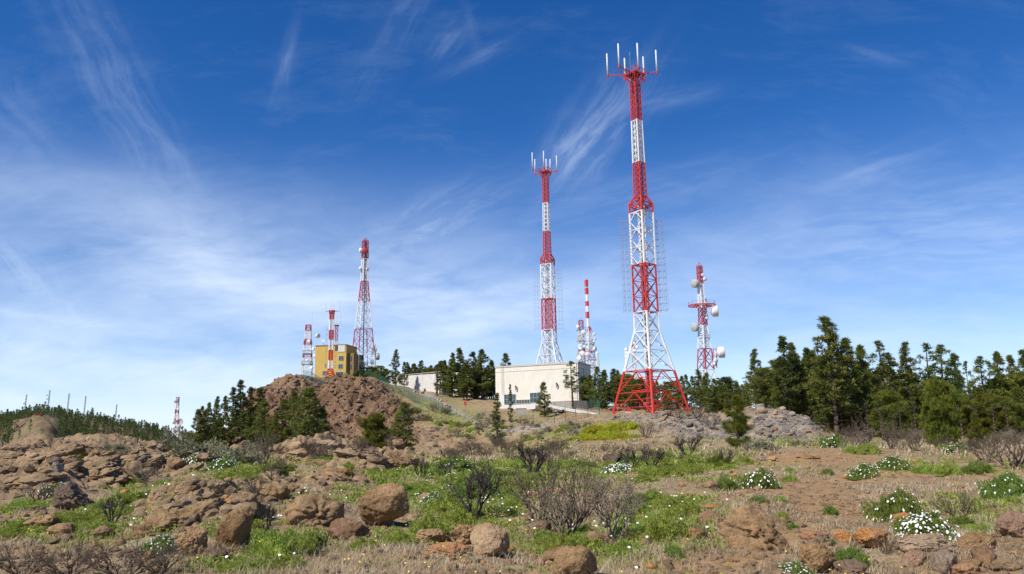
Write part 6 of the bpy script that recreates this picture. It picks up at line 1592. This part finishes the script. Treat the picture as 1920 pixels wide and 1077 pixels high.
for (px, py, w, h, ms, lab) in (
        (1062, 1012, 150, 122, BROWN[0], 'widest leafless brown bush in the centre foreground'), (1012, 985, 120, 132, BROWN[1], 'tall dark-stemmed leafless bush left of the widest one'), (1150, 1022, 120, 118, PALE[0], 'pale leafless bush right of the widest one'),
        (1095, 975, 110, 105, BROWN[2], 'leafless bush behind the widest one'), (1060, 1005, 100, 80, PALE[1], 'low pale twiggy bush within the widest one'), (888, 980, 105, 98, BURNT[0], 'black burnt bush with a forked base above the tan boulder'), (916, 932, 70, 60, BURNT[1], 'smaller burnt bush behind the forked black one'),
        (1000, 890, 90, 55, BURNT[2], 'dark bare bush rising behind the tall dark-stemmed one'), (1185, 884, 60, 48, BURNT[0], 'left of the twin burnt shrubs right of the crumbly rock'), (1222, 880, 50, 44, BURNT[1], 'right of the twin burnt shrubs beside the white-flowered bush'),
        (1290, 858, 80, 40, BURNT[2], 'low burnt shrub above the green mounds'), (1360, 872, 30, 30, BURNT[1], 'two-pronged burnt stump below the dark young pine'), (790, 898, 60, 38, BURNT[0], 'small burnt shrub between largest boulder and daisy clump'), (835, 890, 44, 26, BURNT[1], 'tiny burnt shrub left of the daisy clump'),
        (210, 985, 60, 50, BURNT[2], 'black branching twig bush in the left green patch'), (480, 950, 60, 58, BROWN[1], 'thin brown bush above the round boulder'), (510, 900, 70, 40, BROWN[2], 'thin twig bush left of the three stones'), (495, 868, 66, 52, DENSE[0], 'dense grey bush at the left foot of the crest outcrop'),
        (1612, 836, 84, 50, BROWN[0], 'dead grey-brown bush at the end of the rubble mound'), (1672, 842, 60, 52, BROWN[1], 'dead brown bush before the forest centre'), (1715, 846, 50, 34, BROWN[2], 'low dead bush left of the broad young pine'), (1900, 880, 130, 70, BROWN[0], 'large bare brown bush near the right edge'),
        (1850, 870, 80, 44, BROWN[2], 'bare brown bush beside the large one at right'), (1795, 972, 70, 44, DENSE[1], 'grey wiry bush behind the thickest daisy bush'), (230, 1085, 150, 66, TANGLE[0], 'sprawling dead branches in the bottom left corner'), (130, 1082, 130, 56, TANGLE[1], 'tangle of dead twigs at the bottom left'),
        (40, 1085, 110, 66, TANGLE[0], 'dark dead branches at the bottom left edge'), (300, 1082, 100, 56, TANGLE[1], 'dead twigs right of the sprawling branches'), (1212, 823, 30, 30, DENSE[0], 'dark ball-shaped bush right of the yellow shrubs'), (1335, 815, 40, 26, DENSE[1], 'grey ball bush on the left rubble mound'),
        (1308, 790, 40, 26, DENSE[0], 'twiggy bush at the right leg of the tallest tower'), (1270, 785, 40, 22, DENSE[1], 'twiggy bush between the right legs of the tallest tower'), (1905, 990, 50, 30, DENSE[0], 'wiry dry bush above the orange wedge'), (70, 945, 70, 36, DENSE[1], 'grey dry bush left of the dark brown block'),
        (1662, 1042, 40, 30, DENSE[0], 'tiny wiry bush between the orange stones'), (262, 900, 80, 24, DENSE[0], 'low grey twiggy scrub on the left outcrop'), (1312, 1020, 30, 36, DENSE[1], 'dry stalky clump left of the slanting rock'), (500, 1000, 40, 50, BURNT[2], 'small upright black twigs below the broken slab')):
    bush_at(px, py, w, h, ms, lab, 'leafless bushes')
for i in range(46):
    px = 845 + i * 10.2 + rnd.uniform(-6, 6) if i < 22 else rnd.uniform(560, 1300); py = rnd.uniform(838, 872)
    bush_at(px, py, rnd.uniform(22, 44), rnd.uniform(12, 26), rnd.choice(DENSE + TANGLE), f"small dead scrub in the dip {near_of(px, py)}", 'dead scrub along the dip', 'dead_scrub', dmin=30, dmax=130)
for i in range(26):
    px = rnd.uniform(1560, 1930); bush_at(px, rnd.uniform(828, 846), rnd.uniform(26, 50), rnd.uniform(16, 34), rnd.choice(DENSE + TANGLE + PALE), f"dead scrub at the forest foot, below {forest_wh(px)}", 'dead scrub at the forest foot', 'dead_scrub', dmin=30, dmax=130)
for i in range(22):
    px = rnd.uniform(740, 1010); py = np.interp(px, [740, 860, 1010], [765, 790, 812]) + rnd.uniform(-14, 14)
    bush_at(px, py, rnd.uniform(14, 26), rnd.uniform(8, 16), rnd.choice(DENSE), 'grey dead scrub beside the track on the slope', 'dead scrub beside the track', 'dead_scrub', dmin=90, dmax=230)
# ---- grey-green bushes on the left
for i, (px, py, w, h, lab) in enumerate(((320, 850, 60, 36, 'leftmost grey-green bush behind the outcrop'), (352, 862, 96, 48, 'largest grey-green bush behind the white-flowering one'), (405, 866, 90, 44, 'grey-green bush above the spreading daisies'), (450, 870, 80, 44, 'grey-green bush left of the dense grey one'),
                                         (475, 858, 50, 30, 'small grey-green bush below the olive pine'), (205, 862, 50, 24, 'low grey-green bush on the outcrop'), (228, 866, 40, 18, 'flat grey-green bush on the outcrop beside the low one'), (380, 842, 60, 30, 'grey-green bush at the foot of the leftmost flank pines'), (430, 848, 60, 30, 'grey-green bush at the foot of the tallest flank pine'),
                                         (1430, 846, 60, 24, 'grey-green wispy bush right of the dark young pine'), (1500, 838, 40, 14, 'grey-green bush below the right rubble mound'))):
    herb_at(px, py, w, h * .62, MNDS[i % 4], lab, 'bush', 'grey-green bushes', 'grey_green_bush', dmax=90, twigs=None)
for i in range(60):
    px = rnd.uniform(740, 1200); py = np.interp(px, [740, 860, 950, 1200], [775, 805, 815, 805]) + rnd.uniform(-12, 18)
    herb_at(px, py, rnd.uniform(12, 24), rnd.uniform(5, 9), rnd.choice(MNDS + MND), f"small herb clump {'above' if py < 805 else 'below'} the track bend, {'left' if px < 880 else 'middle' if px < 1040 else 'right'} part of the slope", 'shrub', 'small herb clumps on the central slope', 'herb_clump', dmin=70, dmax=200)

# ---- grass: blades nobody could count
def grass(name, n, mask, dmin, dmax, h0, h1, mat, seed, clump=.55, width=.006, lean=.5):
    r_ = np.random.RandomState(seed)
    nc = n // 14; az = r_.uniform(az_of(-80), az_of(2000), nc * 5); d = np.exp(r_.uniform(math.log(dmin), math.log(dmax), nc * 5)) if dmax / dmin > 2 else r_.uniform(dmin, dmax, nc * 5)
    x, y = d * np.sin(az), d * np.cos(az); keep = maskv(mask, x, y) > r_.uniform(0, 1, len(x)); x, y = x[keep][:nc], y[keep][:nc]
    x = np.repeat(x, 14) + r_.normal(size=len(x) * 14) * .09; y = np.repeat(y, 14) + r_.normal(size=len(y) * 14) * .09; m = len(x)
    z = gzv(x, y) - .01; h = r_.uniform(h0, h1, m) * np.repeat(r_.uniform(.5, 1.3, m // 14), 14)
    a = r_.uniform(0, 6.28, m); l = h * lean * r_.uniform(.2, 1.3, m); w = width * (np.hypot(x, y) / 14).clip(.8, 3.5)
    dx, dy = np.cos(a), np.sin(a)
    b = np.stack([x, y, z], -1); sd = np.stack([-dy * w, dx * w, 0 * w], -1)
    mid = b + np.stack([dx * l * .4, dy * l * .4, h * .62], -1); tip = b + np.stack([dx * l * 1.1, dy * l * 1.1, h], -1)
    V = np.stack([b - sd, b + sd, mid - sd * .7, mid + sd * .7, tip], 1).reshape(-1, 3); o = (np.arange(m) * 5)[:, None]
    idx = np.concatenate([o + [0, 1, 3], o + [0, 3, 2], o + [2, 3, 4]])
    return link(name, fast_mesh(name, V, 3, idx, MAT[mat]))


dryness = np.clip(.5 + .8 * fbm(X / 2.1, Y / 2.1, 0, 3, 55) + reg(1200, 1050, 160, 40) * .8 + reg(640, 1040, 160, 40) * .6 + reg(1820, 960, 160, 60) * .5 - .2, 0.03, 1) * (1 - m_path * .93) * (1 - m_rock * .75) * (1 - m_green * .4)
tag(grass('dry_grass', 62000, dryness ** 1.6 * np.clip(.35 + sstep(9, 15, DD), 0, 1), 8, 42, .04, .17, 'dry', 1, width=.0042, lean=1.5), 'dry tan grass over the near ground', 'grass', kind='stuff')
tag(grass('green_grass', 60000, np.clip(m_green, 0, 1), 8, 55, .04, .15, 'grassgreen', 2, lean=.4), 'short green grass in the green patches', 'grass', kind='stuff')
tag(grass('dry_grass', 40000, np.clip(.5 + .5 * fbm(X / 6, Y / 6, 0, 3, 56), .1, 1) * (1 - m_path) * (1 - m_cliff * .85) * (1 - m_grey * .8) * (1 - m_track) * (1 - m_rock), 42, 175, .12, .42, 'dry', 3, width=.010, lean=1.0), 'dry grass over the slopes beyond', 'grass', kind='stuff')


def cover(name, n, mask, dmin, dmax, size, mat, seed, label):
    """ground-hugging leaves"""
    r_ = np.random.RandomState(seed); az = r_.uniform(az_of(-80), az_of(2000), n * 8); d = np.exp(r_.uniform(math.log(dmin), math.log(dmax), n * 8))
    x, y = d * np.sin(az), d * np.cos(az); keep = (maskv(mask, x, y) * (.4 + fbm(x / .5, y / .5, 0, 2, seed) * 1.2)) > r_.uniform(0, 1, len(x)); x, y, d = x[keep][:n], y[keep][:n], d[keep][:n]; m = len(x)
    hh = .02 + .10 * np.clip(fbm(x / .45, y / .45, 0, 2, seed) + .4, 0, 1)
    P = np.stack([x, y, gzv(x, y) + hh * r_.uniform(.3, 1, m)], -1)
    nr = r_.normal(size=(m, 3)); nr[:, 2] = np.abs(nr[:, 2]) + .4; nr /= np.linalg.norm(nr, axis=1)[:, None]; s = np.cross(nr, r_.normal(size=(m, 3))); s /= np.linalg.norm(s, axis=1)[:, None]
    sz = size * r_.uniform(.6, 1.4, m) * (d / 18).clip(.8, 3)
    V = np.stack([P - s * sz[:, None] * .5, P + s * sz[:, None] * .5, P + nr * sz[:, None] * 1.8], 1).reshape(-1, 3)
    tag(link(name, fast_mesh(name, V, 3, np.arange(len(V)).reshape(-1, 3), MAT[mat])), label, 'plants', kind='stuff')


cover('ground_cover', 110000, np.clip(m_green * 1.2, 0, 1), 8, 60, .035, 'herb', 5, 'bright green leafy cover filling the green patches')
cover('slope_herbs', 26000, np.clip(m_green, 0, 1) * (DD > 60), 60, 180, .035, 'herb', 6, 'low green herbs over the central slope')
cover('yellow_spurge', 9000, m_yel, 66, 112, .03, 'herb_yellow', 7, 'yellow-green spurge leaves spreading over the slope')
# small loose flowers
def specks(n, mask, dmin, dmax, mat, seed, label):
    r_ = np.random.RandomState(seed); az = r_.uniform(az_of(-20), az_of(1940), n * 12); d = np.exp(r_.uniform(math.log(dmin), math.log(dmax), n * 12)); x, y = d * np.sin(az), d * np.cos(az)
    keep = (maskv(mask, x, y) * (fbm(x / 1.4, y / 1.4, 0, 2, seed) > .25)) > r_.uniform(0, 1, len(x)); x, y = x[keep][:n], y[keep][:n]; m = len(x); z = gzv(x, y) + r_.uniform(.12, .22, m)
    a = np.arange(6) * math.pi / 3; s = .022 if mat == 'petal' else .012
    V = np.stack([x[:, None] + np.cos(a) * s, y[:, None] + np.sin(a) * s * .8, z[:, None] - np.sin(a) * s * .0 + np.sin(a) * s * .6], -1).reshape(-1, 3)
    tag(link('wild_flowers', fast_mesh('wild_flowers', V, 6, np.arange(len(V)).reshape(-1, 6), MAT[mat])), label, 'flowers', kind='stuff')


specks(300, np.clip(m_green, 0, 1), 9, 50, 'petal', 11, 'tiny white flowers dotted over the green patches')
specks(130, np.clip(dryness * .5 + m_green * .4, 0, 1), 9, 40, 'petal_yellow', 12, 'tiny yellow flowers dotted over the grass')
print('TRIS', sum(len(m.polygons) for m in bpy.data.meshes), 'OBJ', len(bpy.data.objects))
